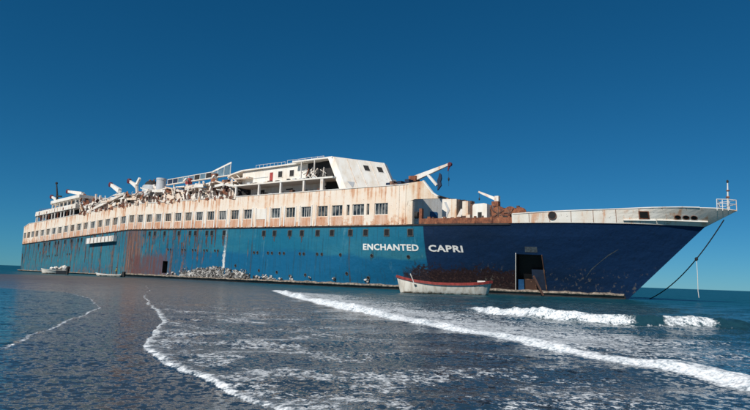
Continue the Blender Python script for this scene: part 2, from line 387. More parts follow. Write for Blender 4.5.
# ------------------------------------------------------------------ portholes (one mesh, many copies)
def porthole_mesh(w, h, rnd):
    m = MB(); n = 12 if rnd else 4
    def ring(a, b, y):
        if rnd: return [(a * math.cos(6.2832 * i / n), y, b * math.sin(6.2832 * i / n)) for i in range(n)]
        return [(-a, y, -b), (a, y, -b), (a, y, b), (-a, y, b)]
    o_, i_, ib = ring(w / 2, h / 2, -.05), ring(w / 2 * .8, h / 2 * .82, -.05), ring(w / 2 * .76, h / 2 * .78, -.012)
    ob = ring(w / 2, h / 2, .05)
    v = o_ + i_ + ib + ob; f = []; fm = []
    for i in range(n):
        j = (i + 1) % n
        f += [(i, j, n + j, n + i), (n + i, n + j, 2 * n + j, 2 * n + i), (i, j, 3 * n + j, 3 * n + i)]; fm += [0, 0, 0]
    f.append(tuple(range(2 * n, 3 * n))); fm.append(1)
    me = bpy.data.meshes.new('porthole'); me.from_pydata(v, [], f)
    me.materials.append(M['frame']); me.materials.append(M['hole']); me.polygons.foreach_set('material_index', fm); return me
pm_sq, pm_rd = porthole_mesh(.86, .95, False), porthole_mesh(.5, .5, True)
def put_porthole(me, s, z, name):
    o = bpy.data.objects.new(name, me); C.objects.link(o); o.parent = ship
    n = hull_normal(s, z); zb = z + bend(s)
    o.location = SP(s, hb(s, z) + .0, zb)
    dz = (hb(s, z + .3) - hb(s, z - .3)) / .6
    yax = -Vector((n.x, -n.y, -dz)).normalized(); xax = yax.cross(Vector((0, 0, 1))).normalized(); zax = xax.cross(yax)
    o.rotation_euler = Matrix((xax, yax, zax)).transposed().to_euler()
    return o
up_s = [4, 7.4, 10.2, 13.5, 15, 18.4, 21.8, 25, 26.6, 54.4, 56.2, 59.5, 64.1, 67.5, 69.1, 72.4, 73.8, 77.1, 86.9, 89.3, 92.6, 95.1, 98.2, 100.9, 104.2, 106.8, 110.2, 113.7]
for s in up_s: put_porthole(pm_sq, s, 7.12 if s < 80 else 7.0, 'hull_window')
lo_s = [9.6, 10.7, 14, 15.1, 20.2, 21.3, 61.1, 61.9, 65.6, 66.4, 68.7, 69.5, 72, 72.8, 75, 75.8, 84.9, 85.7, 88.1, 89, 90.7, 91.6, 94.9, 95.7, 98.3, 99.2, 102.6, 107.8, 113.1]
for s in lo_s: put_porthole(pm_rd, s, 4.2 if s < 80 else 4.05, 'porthole')

SCRAPE = [(132.4, 2.55), (133.1, 3.45), (134.0, 4.25), (134.9, 5.0), (135.9, 5.65)]
def rust_run(s, z0, L_, w):
    rn = random.Random(int(s * 100)); n = 7; v = []; f = []
    for i in range(n):
        u = i / (n - 1); z = z0 - L_ * u; ww = w * (1 - .75 * u) * rn.uniform(.6, 1.2); c = s + rn.uniform(-.06, .06)
        for q in (c - ww / 2, c + ww / 2): v.append(SP(q, hb(q, z) + .012, z + bend(q)))
    for i in range(n - 1): f.append((2 * i, 2 * i + 1, 2 * i + 3, 2 * i + 2))
    mk('rust_run', v, f, M['run'], ship)
for s in up_s:
    if s < 82: rust_run(s + random.uniform(-.15, .15), 6.75, random.uniform(1.0, 2.8), random.uniform(.5, .85))
    elif s < 96: rust_run(s, 6.6, random.uniform(.5, 1.2), .4)
for s in list(np.arange(-6, 45, 2.3)) + [53, 55.2, 57.6, 62.2, 66, 70.4, 75]: rust_run(s + random.uniform(-.8, .8), random.choice([7.8, 7.8, 5.5]), random.uniform(1.5, 4.5), random.uniform(.3, .7))
for s in lo_s:
    if s < 80 and random.random() < .7: rust_run(s, 4.0, random.uniform(.6, 1.6), .4)
sv_ = []
for i, (s, z) in enumerate(SCRAPE):
    w = .025 + .04 * (i % 2)
    for d in (-w, w): sv_.append(SP(s, hb(s, z + d) + .012, z + d))
mk('scrape_mark', sv_, [(2 * i, 2 * i + 1, 2 * i + 3, 2 * i + 2) for i in range(len(SCRAPE) - 1)], M['scrape'], ship)
# small white/dark blots low on the plating are outlet flaps
for s, z in ((80.6, 1.9), (86.3, 1.35), (90.3, 1.25), (96.2, 1.1), (103.6, 1.6), (106.9, 1.2)):
    put_porthole(pm_rd, s, z, 'outlet')

# ------------------------------------------------------------------ name on the bow
def lettering(txt, s0, s1, z0, z1):
    cu = bpy.data.curves.new('letters', 'FONT'); cu.body = txt; cu.size = 1; cu.offset = .03; cu.space_character = 1.08
    cu.resolution_u = 3
    tmp = bpy.data.objects.new('letters', cu); C.objects.link(tmp)
    bpy.context.view_layer.update()
    me = tmp.evaluated_get(bpy.context.evaluated_depsgraph_get()).to_mesh()
    vs = [v.co.copy() for v in me.vertices]; fs = [tuple(p.vertices) for p in me.polygons]
    bpy.data.objects.remove(tmp)
    xs = [v.x for v in vs]; ys = [v.y for v in vs]; x0, x1, y0, y1 = min(xs), max(xs), min(ys), max(ys)
    # connected components = letters
    par = list(range(len(vs)))
    def fd(i):
        while par[i] != i: par[i] = par[par[i]]; i = par[i]
        return i
    for q in fs:
        for j in q[1:]: par[fd(j)] = fd(q[0])
    comp = {}
    for q in fs: comp.setdefault(fd(q[0]), []).append(q)
    for q in sorted(comp.values(), key=lambda q: min(vs[i].x for a in q for i in a)):
        idx = sorted({i for a in q for i in a}); mp = {i: j for j, i in enumerate(idx)}; out = []
        for i in idx:
            s = s0 + (vs[i].x - x0) / (x1 - x0) * (s1 - s0); z = z0 + (vs[i].y - y0) / (y1 - y0) * (z1 - z0)
            out.append(SP(s, hb(s, z) + .045, z))
        fc = [tuple(mp[i] for i in a) for a in q]; n = len(out)
        back = [(p[0], p[1] + .05, p[2]) for p in out]
        ed = {}
        for a in fc:
            for i in range(len(a)):
                e = (a[i], a[(i + 1) % len(a)]); ky = tuple(sorted(e)); ed[ky] = ed.get(ky, 0) + 1
        rim = [(a, b_, b_ + n, a + n) for (a, b_), c in ed.items() if c == 1]
        mk('letter', out + back, fc + rim, M['letter'], ship)
lettering('ENCHANTED', 106.45, 114.65, 4.76, 5.58)
lettering('CAPRI', 115.95, 120.15, 4.76, 5.54)

# ------------------------------------------------------------------ promenade wall with window openings
WT = 10.16
Z0, ZS, ZH, Z1 = 7.97, 9.28, 10.78, 12.95
wins = [(47.53 + 3.219 * i, 1.95) for i in range(-13, 17)] + [(101.75, 1.95), (103.75, .5), (105.5, 2.0), (107.15, .45), (109.3, 2.15)]
wins = [(-7.0, 1.4), (-5.0, 1.5), (-2.6, 1.8), (-.1, 1.8), (2.4, 1.7)] + wins
def zw1(s): return 12.95 - 1.3 * min(1, max(0, (-3.5 - s) / 6)) ** .8
def wt_(s): return hb(s, 7.9) + .16
def build_wall():
    edges = sorted({-10.2, -10.0, -9.6, -9.1, -8.5, -7.9} | {w[0] + d * w[1] / 2 for w in wins for d in (-1, 1)} | set(along(111, 113.4, 1.2)) | set(np.arange(-1.45, 4, 1.1)))
    e2 = [edges[0]]
    for e in edges[1:]:
        if e - e2[-1] > .02: e2.append(e)
    zs = [Z0, ZS, ZH, Z1]; v = []; f = []; nz = 4; n = len(e2)
    for s in e2:
        for z in zs: v.append((s, wt_(s), z))
    for s in e2:
        for z in zs: v.append((s, wt_(s) - .28, z))
    N_ = n * nz
    iswin = [any(abs((e2[i] + e2[i + 1]) / 2 - w[0]) < w[1] / 2 for w in wins) for i in range(n - 1)]
    for i in range(n - 1):
        for j in range(3):
            a = i * nz + j
            if j == 1 and iswin[i]:
                f += [(a, a + nz, a + nz + N_, a + N_), (a + 1, a + nz + 1, a + nz + 1 + N_, a + 1 + N_)]
                if not iswin[i - 1]: f.append((a, a + 1, a + 1 + N_, a + N_))
                if not iswin[i + 1]: f.append((a + nz, a + nz + 1, a + nz + 1 + N_, a + nz + N_))
            else: f += [(a, a + nz, a + nz + 1, a + 1), (a + N_, a + nz + N_, a + nz + 1 + N_, a + 1 + N_)]
    for i in range(n - 1):
        a = i * nz; f += [(a, a + nz, a + nz + N_, a + N_), (a + 3, a + nz + 3, a + nz + 3 + N_, a + 3 + N_)]
    e = (n - 1) * nz; f += [(e, e + 3, e + 3 + N_, e + N_), (0, 3, 3 + N_, N_)]
    return [SP(s, t, (z if z < Z1 else zw1(s)) + bend(s)) for s, t, z in v], f
wv, wf = build_wall()
wall = mk('promenade_wall', wv, wf, M['wall'], ship)
# stern end and port side wall
m = MB()
for a, b_ in zip(along(-10.2, 113.4, 2)[:-1], along(-10.2, 113.4, 2)[1:]):
    m.addm([(a, -wt_(a), Z0 + bend(a)), (b_, -wt_(b_), Z0 + bend(b_)), (b_, -wt_(b_), zw1(b_) + bend(b_)), (a, -wt_(a), zw1(a) + bend(a))], [(0, 1, 2, 3)])
m.addm([(-10.2, wt_(-10.2), Z0 + bend(-10.2)), (-10.2, -wt_(-10.2), Z0 + bend(-10.2)), (-10.2, -wt_(-10.2), zw1(-10.2) + bend(-10.2)), (-10.2, wt_(-10.2), zw1(-10.2) + bend(-10.2))], [(0, 1, 2, 3)])
m.build('port_side_wall', M['wall'], ship)

for i, (s, w) in enumerate(wins):
    def wp(u, z, d): q = s + u * w / 2; return (q, wt_(q) - d, z + bend(q))
    fr = MB(); nb = 1 if w < 1 else (2 if i % 3 else 3)
    bars = [(-1, -.9), (.9, 1)] if w < 1 else [(-1, -.93), (.93, 1)] + [(x - .03, x + .03) for x in ([0] if nb == 1 else [-.33, .33] if nb == 2 else [-.4, .05, .5])]
    for a, b_ in bars: fr.loft([wp(a, ZS, .12), wp(b_, ZS, .12), wp(b_, ZH, .12), wp(a, ZH, .12)], [wp(a, ZS, .2), wp(b_, ZS, .2), wp(b_, ZH, .2), wp(a, ZH, .2)])
    for z0, z1 in ((ZS, ZS + .07), (ZH - .07, ZH)): fr.loft([wp(-.93, z0, .12), wp(.93, z0, .12), wp(.93, z1, .12), wp(-.93, z1, .12)], [wp(-.93, z0, .2), wp(.93, z0, .2), wp(.93, z1, .2), wp(-.93, z1, .2)])
    fo = fr.build('window', M['rail' if i % 2 else 'cream'], ship)
    g = MB(); g.addm([wp(-1, ZS, .205), wp(1, ZS, .205), wp(1, ZH, .205), wp(-1, ZH, .205)], [(0, 1, 2, 3)])
    g.build('pane', M['glass'] if i not in (10, 22) else M['dark'], fo)
    if w > 1 and s > 4:
        g = MB(); g.loft([wp(-1, Z0 + .1, -.02), wp(1, Z0 + .1, -.02), wp(1, ZS - .06, -.02), wp(-1, ZS - .06, -.02)], [wp(-1, Z0 + .1, .1), wp(1, Z0 + .1, .1), wp(1, ZS - .06, .1), wp(-1, ZS - .06, .1)]); g.build('sill_panel', M['sill'], ship)
# one opening is blanked off with a white board
sB = 47.53 + 3.219 * 12
m = MB(); m.box((sB - 1.02, WT - .1, ZS - .1), (sB + 1.02, WT + .06, ZH + .02)); tag(m.build('boarded_window', M['white'], ship), 'white board over one promenade window')
# paired pilasters on every pier
cs = sorted(w[0] for w in wins if w[1] > 1)
for a, b_ in zip(cs[:-1], cs[1:]):
    if b_ < 4.5 or b_ > 104: continue
    c = (a + b_) / 2
    for d in ((-.42, .42) if b_ - a > 3 else (0,)):
        q = c + d; m = MB(); m.box((q - .12, WT - .05, Z0 + .05), (q + .12, WT + .09, ZH + .22)); m.build('pilaster', M['rail'], ship, bent=True)
# cap rail
strip('cap_rail', M['rail'], along(-10.0, 113.4, 1.0), lambda s: [(wt_(s) - .34, zw1(s)), (wt_(s) + .07, zw1(s)), (wt_(s) + .07, zw1(s) + .10), (wt_(s) - .34, zw1(s) + .10)])
# boat deck
m = MB(); e = along(-9, 113.2, 2)
for a, b_ in zip(e[:-1], e[1:]):
    m.loft([(a, wt_(a) - .35, 12.5 + bend(a)), (b_, wt_(b_) - .35, 12.5 + bend(b_)), (b_, -wt_(b_) + .35, 12.5 + bend(b_)), (a, -wt_(a) + .35, 12.5 + bend(a))],
           [(a, wt_(a) - .35, 12.7 + bend(a)), (b_, wt_(b_) - .35, 12.7 + bend(b_)), (b_, -wt_(b_) + .35, 12.7 + bend(b_)), (a, -wt_(a) + .35, 12.7 + bend(a))])
m.build('boat_deck', M['deck'], ship)

def part(name, mat, fn, bent=False, parent=None, smooth=False, label=None):
    m = MB(); fn(m); o = m.build(name, M[mat], parent or ship, smooth, bent)
    if label: o['label'] = label
    return o
def bxp(name, mat, a, b, bent=False, parent=None, label=None): return part(name, mat, lambda m: m.box(a, b), bent, parent, False, label)

# ------------------------------------------------------------------ veranda and house below the bridge
bxp('veranda_deck', 'white', (78.6, -9.9, 14.72), (100.6, 10.05, 14.95))
bxp('inner_bulkhead', 'white', (79.5, -7, 12.7), (101, 7.0, 14.72))
for s in (79.3, 84.95, 89.95, 94.85): bxp('pillar', 'rail', (s - .16, 9.7, 13.05), (s + .16, 10.0, 14.72))
bxp('pillar', 'rail', (98.2, 9.6, 13.05), (98.75, 10.0, 14.72))
for s, w, z1 in ((82, .9, 14.4), (86.6, .8, 13.9), (91.6, 1.2, 13.9), (93.2, .8, 13.8), (97, .9, 14.5)): bxp('doorway', 'dark', (s, 6.9, 12.75), (s + w, 7.03, z1))
for s in (88, 95.4): bxp('vent_slot', 'dark', (s, 6.9, 14.1), (s + 1.5, 7.03, 14.3))
for i in range(9):
    s = 80 + i * 2.1 + random.uniform(-.4, .4); h_ = random.uniform(.5, 1.0)
    bxp('deck_locker', random.choice(['dark', 'darkrust', 'grey']), (s, 8.2, 12.7), (s + random.uniform(.4, .9), 8.8, 12.7 + h_))
# upper house
part('upper_house', 'white', lambda m: m.prism([(78.2, 14.96), (98.6, 14.96), (98.6, 17.45), (96, 17.75), (78.6, 17.6), (78.2, 17.4)], -7.9, 7.9))
part('house_roof', 'white', lambda m: m.prism([(74.6, 16.75), (75.5, 17.15), (78.3, 17.62), (92.3, 17.78), (92.3, 17.98), (78.2, 17.84), (75.2, 17.36), (74.5, 16.95)], -8.2, 8.25))
part('roof_bracket', 'rail', lambda m: (m.beam((75.2, 8, 17.0), (78.3, 8, 15.1), .16), m.beam((76.6, 8, 17.3), (78.3, 8, 16.0), .12)))
bxp('screen_wall', 'dark', (74.9, -6, 13), (78.1, 6.6, 16.7))
for s in (87.5, 90.1):
    w = bxp('house_window', 'rail', (s - .55, 7.88, 15.95), (s + .55, 7.96, 17.05)); bxp('pane', 'dark', (s - .45, 7.9, 16.03), (s + .45, 7.975, 16.97), parent=w)
tag(bxp('house_door', 'red', (85.05, 7.86, 15.6), (85.75, 7.97, 16.95)), 'faded red door in the upper house')
bxp('rub_rail', 'grey', (79, 7.88, 16.25), (84.6, 7.95, 16.32))
for i in range(14):
    s = 79.5 + i * 1.35 + random.uniform(-.3, .3); h_ = random.uniform(.12, .5)
    bxp('deck_clutter', random.choice(['grey', 'dark', 'rail', 'darkrust']), (s, 8.8, 14.96), (s + random.uniform(.3, 1.1), 9.2, 14.96 + h_))
# bridge: raked, swept front with a solid wing end
def rk(z): return (18 - z) * .53
def bridge_poly(z): return [(98.75 + rk(z), 9.35, z), (99.7 + rk(z), 9.0, z), (103.7 + rk(z), 2.4, z), (103.1 + rk(z), .9, z), (95.2 + rk(z), -8.6, z), (94.6 + rk(z), -8.8, z)]
bridge = part('bridge_front', 'white', lambda m: m.loft(bridge_poly(12.7), bridge_poly(17.98)))
part('bridge_roof', 'white', lambda m: m.loft([(91.4, 9.2, 17.79), (99.6, 9.2, 17.79), (95.1, -8.7, 17.79), (91.4, -8.7, 17.79)], [(91.4, 9.2, 18.03), (99.6, 9.2, 18.03), (95.1, -8.7, 18.03), (91.4, -8.7, 18.03)]))
bxp('bridge_side', 'dark', (97.0, -5, 12.7), (99.4, 7.5, 17.7))
def on_front(t, z, d=0): 
    n = Vector((.80, .47, .38)).normalized(); return Vector((99.7 + (9 - t) * 4 / 6.6 + rk(z), t, z)) + n * d
def front_slab(name, mat, t0, t1, z0, z1, d0, d1, parent):
    m = MB(); m.loft([on_front(t, z, d0) for t, z in ((t0, z0), (t1, z0), (t1, z1), (t0, z1))], [on_front(t, z, d1) for t, z in ((t0, z0), (t1, z0), (t1, z1), (t0, z1))]); return m.build(name, M[mat], parent)
for t in (5.2, 3.4):
    w = front_slab('bridge_window', 'rail', t + .42, t - .42, 16.3, 17.25, -.05, .03, bridge); front_slab('pane', 'dark', t + .34, t - .34, 16.38, 17.17, -.04, .045, w)
m = MB(); tri = ((8.5, 14.35), (7.6, 14.35), (8.1, 13.45)); m.loft([on_front(t, z, -.05) for t, z in tri], [on_front(t, z, .04) for t, z in tri]); m.build('triangular_vent', M['grey'], bridge)
for t in (7.4, 6.1, 4.4, 2.7): 
    m = MB(); m.beam(on_front(t, 12.8, .01), on_front(t, 17.9, .01), .05, .05); m.build('plate_seam', M['cream'], bridge)
# wing shelter: dark with broken ironwork
for i in range(16):
    a = (random.uniform(92.5, 98), random.uniform(7.9, 9.2), random.uniform(15, 16)); b_ = (a[0] + random.uniform(-1.4, 1.4), a[1], a[2] + random.uniform(.3, 1.5))
    part('bent_rail', random.choice(['rail', 'davit', 'rusty']), lambda m: m.beam(a, b_, random.uniform(.05, .14)))
bxp('wing_shelter_wall', 'dark', (93.5, 7.0, 14.97), (98.7, 7.92, 17.7))
for s in (93.3, 96.0): bxp('shelter_post', 'rail', (s - .07, 9.0, 14.96), (s + .07, 9.15, 17.78))
# rails on the roofs
def railing(s0, s1, t, z, h, n, mat='rail', rot=0):
    o = part('roof_railing', mat, lambda m: [m.tube([(s0, t, z + h * q), (s1, t, z + h * q)], .028, 6) for q in (.5, 1)])
    for i in range(n + 1):
        s = s0 + (s1 - s0) * i / n; part('stanchion', mat, lambda m: m.tube([(s, t, z), (s + random.uniform(-.1, .1), t, z + h)], .03, 6), parent=o)
railing(79.8, 86.9, 6.5, 17.8, 1.05, 8); railing(87.4, 95.4, 6.5, 18.0, 1.0, 6); railing(87.4, 95.4, -3, 18.0, 1.0, 6)
for i in range(10):
    s = 80 + random.uniform(0, 7); part('roof_clutter', 'rail', lambda m: m.beam((s, 5.5, 17.8), (s + random.uniform(-.8, .8), 5.5, 17.8 + random.uniform(.4, .9)), .08))

# ------------------------------------------------------------------ forward end of the superstructure
part('side_screen', 'tan', lambda m: m.prism([(111.0, 12.9), (113.2, 13.12), (115.5, 13.28), (116.1, 12.7), (116.8, 11.78), (117.6, 11.28), (117.7, 11.0), (114.4, 11.08), (113.5, 10.85), (113.3, 10.2), (112.6, 10.2), (111, 12)], 9.82, 10.12))
part('screen_edge', 'white', lambda m: (m.beam((115.5, 9.97, 13.3), (116.85, 9.97, 11.75), .36, .16), m.beam((116.85, 9.97, 11.75), (117.65, 9.97, 11.25), .36, .16)))
part('front_bulkhead', 'white', lambda m: m.loft([(113.2, 9.95, 8.0), (113.4, 9.95, 8.0), (115.6, 2.0, 8.0), (115.6, -9.0, 8.0), (115.4, -9.0, 8.0), (115.4, 2.0, 8.0)], [(113.2, 9.95, 11.9), (113.4, 9.95, 11.9), (115.6, 2.0, 11.9), (115.6, -9.0, 11.9), (115.4, -9.0, 11.9), (115.4, 2.0, 11.9)]))
bxp('screen_pillar', 'tan', (113.3, 9.7, 8.0), (114.1, 10.12, 10.9))
part('screen_stiffener', 'cream', lambda m: m.box((112.0, 10.1, 8.1), (112.15, 10.22, 12.9)))
part('screen_stiffener', 'cream', lambda m: m.box((113.0, 10.1, 8.1), (113.12, 10.2, 12.9)))
part('bulkhead_hatch', 'bluepanel', lambda m: m.loft([(114.43, 6.5, 8.6), (114.75, 5.3, 8.6), (114.75, 5.3, 10.0), (114.43, 6.5, 10.0)], [(114.37, 6.5, 8.6), (114.69, 5.3, 8.6), (114.69, 5.3, 10.0), (114.37, 6.5, 10.0)]))
part('porthole_cowl', 'dark', lambda m: m.lathe((114.3, 9.3, 9.2), [(.1, -.3), (.42, -.25), (.46, 0), (.38, .2)], 14, 's'))
bxp('pipe_stand', 'rusty', (114.6, 9.0, 8.0), (115.0, 9.4, 10.0))
for i in range(6):
    s = 109 + i * .6; bxp('machinery_block', random.choice(['dark', 'darkrust', 'purple']), (s - .3, 4, 12.7), (s + .35, 8.5, 13.5 + random.uniform(0, .55)))
# cargo crane
crane = part('deck_crane', 'rusty', lambda m: (m.lathe((112.1, 7, 12.7), [(.55, 0), (.5, .7), (.42, 1.25)], 14), m.box((111.6, 6.5, 13.9), (112.7, 7.5, 14.6))))
part('jib', 'davit', lambda m: m.beam((111.9, 7, 14.2), (117.35, 7, 15.78), .42, .72, .24, .28), parent=crane)
part('jib_head', 'head', lambda m: (m.lathe((117.45, 6.85, 15.75), [(.26, 0), (.26, .3)], 12, 't'), m.beam((117.4, 7, 15.7), (117.15, 7, 14.9), .16, .3, .05, .1)), parent=crane)
part('hoist_wire', 'rope', lambda m: (m.tube([(117.3, 7, 15), (117.32, 7, 13.0)], .018, 5), m.lathe((117.3, 7, 13.9), [(.05, .2), (.13, 0), (.05, -.25)], 8)), parent=crane)
part('jib_stay', 'rail', lambda m: m.beam((114.2, 7, 14.7), (115.6, 7, 13.2), .3, .3), parent=crane)
def rag(m):
    pts = [(0, 0), (.22, -.2), (.30, -.7), (.18, -1.1), (.30, -1.6), (0, -1.95), (-.25, -2.2), (-.2, -1.5), (-.32, -1.0), (-.12, -.5)]
    m.prism([(116.0 + x, 14.75 + z) for x, z in pts], 6.9, 7.12)
part('hanging_tarpaulin', 'purple', rag, parent=crane, label='dark torn cloth hanging from the crane jib')

# ------------------------------------------------------------------ foredeck
strip('foredeck_bulwark', M['rusty'], along(115.2, 127.4, .9), lambda s: [(hb(s, 8) - .12, zdeck(s)), (hb(s, 8) + .06, zdeck(s)), (hb(s, 8) + .06, zdeck(s) + .66), (hb(s, 8) - .12, zdeck(s) + .66)])
for s in np.arange(116, 127, 1.9): bxp('bulwark_stay', 'rusty', (s + random.uniform(-.4, .4), hb(s, 8) - .2, 8.1), (s + .5, hb(s, 8) + .03, 8.66 + random.uniform(.05, .3)))
for i in range(22):
    s = 115.6 + i * .52; h_ = random.uniform(.2, .75); bxp('bollard_scrap', random.choice(['rusty', 'darkrust', 'dark', 'cream']), (s, 7.4, 8.1), (s + random.uniform(.2, .6), 8.0, 8.5 + h_))
v1 = bxp('vent_house', 'white', (116.9, 6.2, 8.1), (118.15, 7.8, 11.25)); part('painted_chevron', 'grey', lambda m: m.prism([(117.2, 10.9), (117.5, 10.9), (118.0, 9.9), (117.6, 9.0), (117.4, 9.3), (117.7, 9.9)], 7.78, 7.86), parent=v1)
bxp('ventilator_trunk', 'tan', (118.2, 6.8, 8.1), (118.95, 7.9, 11.2)); bxp('hatch_frame', 'dark', (118.95, 6.0, 8.1), (119.75, 7.4, 11.15))
part('leaning_plate', 'rail', lambda m: m.beam((119.0, 7.7, 8.7), (119.7, 7.7, 9.9), .1, .5))
bxp('ventilator_trunk', 'tan', (119.75, 6.8, 8.1), (120.5, 7.9, 10.9)); bxp('hatch_frame', 'darkrust', (120.5, 6.0, 8.1), (121.3, 7.3, 10.6))
for i in range(5): bxp('trunk_cap', 'darkrust', (117 + i * .8, 6.6, 11.2 - .12 * i), (117.5 + i * .8, 7.4, 11.45 - .12 * i))
dh = part('deck_house', 'white', lambda m: m.prism([(121.1, 8.1), (122.95, 8.1), (122.95, 10.45), (122.6, 10.55), (121.3, 10.5), (121.1, 10.3)], 4.6, 7.9)); bxp('pane', 'dark', (121.8, 7.85, 8.9), (122.3, 7.93, 9.5), parent=dh)
for i in range(9):
    a = (random.uniform(122.9, 124.2), 7, 8.2); b_ = (a[0] + random.uniform(-.6, .6), 7, random.uniform(9.3, 10.4)); part('gantry_strut', random.choice(['darkrust', 'dark', 'rusty']), lambda m: m.beam(a, b_, .16))
sc_ = part('stores_crane', 'rusty', lambda m: (m.lathe((123.15, 6, 8.1), [(.4, 0), (.3, 2.2), (.3, 2.5)], 12), m.box((122.75, 5.7, 10.4), (123.6, 6.3, 10.95))))
part('crane_post', 'davit', lambda m: m.box((123.1, 5.75, 10.7), (123.6, 6.25, 11.6)), parent=sc_)
part('jib', 'davit', lambda m: m.beam((123.4, 6, 11.15), (120.9, 6, 12.25), .24, .42, .16, .2), parent=sc_)
part('hook', 'dark', lambda m: (m.tube([(121.0, 6, 12.2), (121.0, 6, 11.4)], .02, 5), m.lathe((121, 6, 11.35), [(.04, .2), (.1, 0), (.04, -.15)], 8)), parent=sc_)
# anchor windlass
wl = bxp('windlass', 'rusty', (123.4, 5.2, 8.1), (126.1, 7.6, 8.75))
for s, r_ in ((124.1, .86), (125.5, .80)):
    part('windlass_drum', 'rusty', lambda m: m.lathe((s, 5.6, 9.35), [(r_, 0), (r_, .15), (r_ * .62, .2), (r_ * .62, 1.5), (r_, 1.55), (r_, 1.7)], 22, 't'), parent=wl)
    for a in range(6): part('drum_spoke', 'darkrust', lambda m: m.beam((s, 7.34, 9.35), (s + r_ * .9 * math.cos(a * 1.047 + s), 7.34, 9.35 + r_ * .9 * math.sin(a * 1.047 + s)), .08, .12), parent=wl)
for i in range(11):
    s = 123.3 + random.uniform(0, 2.9); z = random.uniform(8.7, 9.9); w = random.uniform(.12, .4); bxp('gear_casing', random.choice(['rusty', 'rusty', 'darkrust']), (s, 6.2, z), (s + w, 6.5 + random.uniform(0, .35), z + random.uniform(.15, .5)), parent=wl)
part('fairlead_roller', 'rusty', lambda m: (m.lathe((126.75, 6.9, 9.45), [(.55, 0), (.55, .1), (.3, .15), (.3, .5), (.55, .55), (.55, .65)], 16, 't'), m.box((126.2, 6.9, 8.1), (127.3, 7.5, 9.1))))
part('mooring_pipe', 'rusty', lambda m: m.beam((126, 7.6, 8.9), (127.9, 7.4, 9.3), .3, .35))

# ------------------------------------------------------------------ forecastle bulwark
def fc_build():
    v = []; f = []; cols = [i / 26 for i in range(27)]
    for side in (1, -1):
        for j in range(4):
            for u in cols:
                z = 8.3; 
                for _ in range(6):
                    sx = sT(z) ; s = 126.2 + (sx - 126.2) * (1 - (1 - u) ** 1.35); z = zdeck(s) + (ztop(s) - zdeck(s)) * j / 3
                v.append((s, side * (hb(s, z) + .03), z + .0))
    nc = len(cols)
    for sd_ in (0, 1):
        for j in range(3):
            for c in range(nc - 1): a = sd_ * 4 * nc + j * nc + c; f.append((a, a + 1, a + nc + 1, a + nc))
    return v, f
fv, ff = fc_build()
M['fore'] = weathered('forecastle_paint', (.74, .72, .66), (.66, .58, .48), .50, streak=(.75, .75, .07))
fcs = mk('forecastle_bulwark', [SP(*p) for p in fv], ff, M['fore'], ship)
sol = fcs.modifiers.new('plate', 'SOLIDIFY'); sol.thickness = .1; sol.offset = 0
m = MB(); e = along(124, 143, 1.5)
for a, b_ in zip(e[:-1], e[1:]):
    wa, wb_ = max(.05, hb(a, 8.3) - .2), max(.05, hb(b_, 8.3) - .2); m.loft([(a, wa, 8.2), (b_, wb_, 8.2), (b_, -wb_, 8.2), (a, -wa, 8.2)], [(a, wa, 8.36), (b_, wb_, 8.36), (b_, -wb_, 8.36), (a, -wa, 8.36)])
m.build('forecastle_deck', M['deck'], ship)
def on_bul(s, z, d=0): n = hull_normal(s, z); return Vector((s, hb(s, z) + .08, z)) + n * d
def bul_ring(name, mat, s, z, a, b, n=16, d=.05, parent=None, square=False):
    m = MB(); nrm = hull_normal(s, z); tx = Vector((nrm.y, -nrm.x, 0))
    def rg(k, dd):
        o_ = []
        for i in range(n):
            an = 6.2832 * i / n; cx, cz = math.cos(an), math.sin(an)
            if square: q = max(abs(cx), abs(cz)); cx /= q; cz /= q
            o_.append(on_bul(s + nrm.y * a * k * cx, z + b * k * cz, dd))
        return o_
    A, B, D, E_ = rg(1, -.12), rg(1, d + .05), rg(.80, d + .05), rg(.78, .055)
    v = A + B + D + E_; f = []; fm = []
    for i in range(n):
        j = (i + 1) % n
        for q in (0, 1, 2): f.append((q * n + i, q * n + j, (q + 1) * n + j, (q + 1) * n + i)); fm.append(0)
    f.append(tuple(range(3 * n, 4 * n))); fm.append(1)
    m.v = v; m.f = f; m.m = fm
    return m.build(name, [M[mat], M['hole']], parent or ship)
bul_ring('mooring_pipe_mouth', 'darkrust', 130.3, 8.98, .46, .46)
bul_ring('square_fairlead', 'rusty', 138.65, 9.2, .5, .4, 16, .06, square=True)
for s in (141.5, 142.2, 142.87): bul_ring('oval_fairlead', 'rusty', s, 9.06, .33, .2)
def ledge_line(s0, s1, z0, z1):
    m = MB(); p = [on_bul(s0 + (s1 - s0) * i / 8, z0 + (z1 - z0) * i / 8, .06) for i in range(9)]
    for a, b_ in zip(p[:-1], p[1:]): m.beam(a, b_, .2, .12)
    m.build('rubbing_bar', M['white'], ship)
ledge_line(136.8, 139.6, 8.66, 8.72); ledge_line(139.7, 143.9, 8.75, 8.76)
strip('bulwark_rail', M['rail'], along(126.3, 143.5, .8), lambda s: [(hb(s, ztop(s)) - .12, ztop(s) - .02), (hb(s, ztop(s)) + .14, ztop(s) - .02), (hb(s, ztop(s)) + .14, ztop(s) + .07), (hb(s, ztop(s)) - .12, ztop(s) + .07)], bent=False)
for s in np.arange(128, 143, 2.05): part('bulwark_seam', 'rusty', lambda m: m.beam(on_bul(s, zdeck(s) + .08, .0), on_bul(s, ztop(s) - .03, .0), .07, .05))
# breakwater rail seen over the bulwark
part('forecastle_handrail', 'rail', lambda m: m.tube([(127.5, -4, 9.95), (138.5, -2.5, 10.1)], .05, 6))
for i in range(6): part('stanchion', 'rail', lambda m: m.tube([(127.7 + i * 2.1, -4 + i * .28, 8.4), (127.7 + i * 2.1, -4 + i * .28, 9.98)], .04, 6))
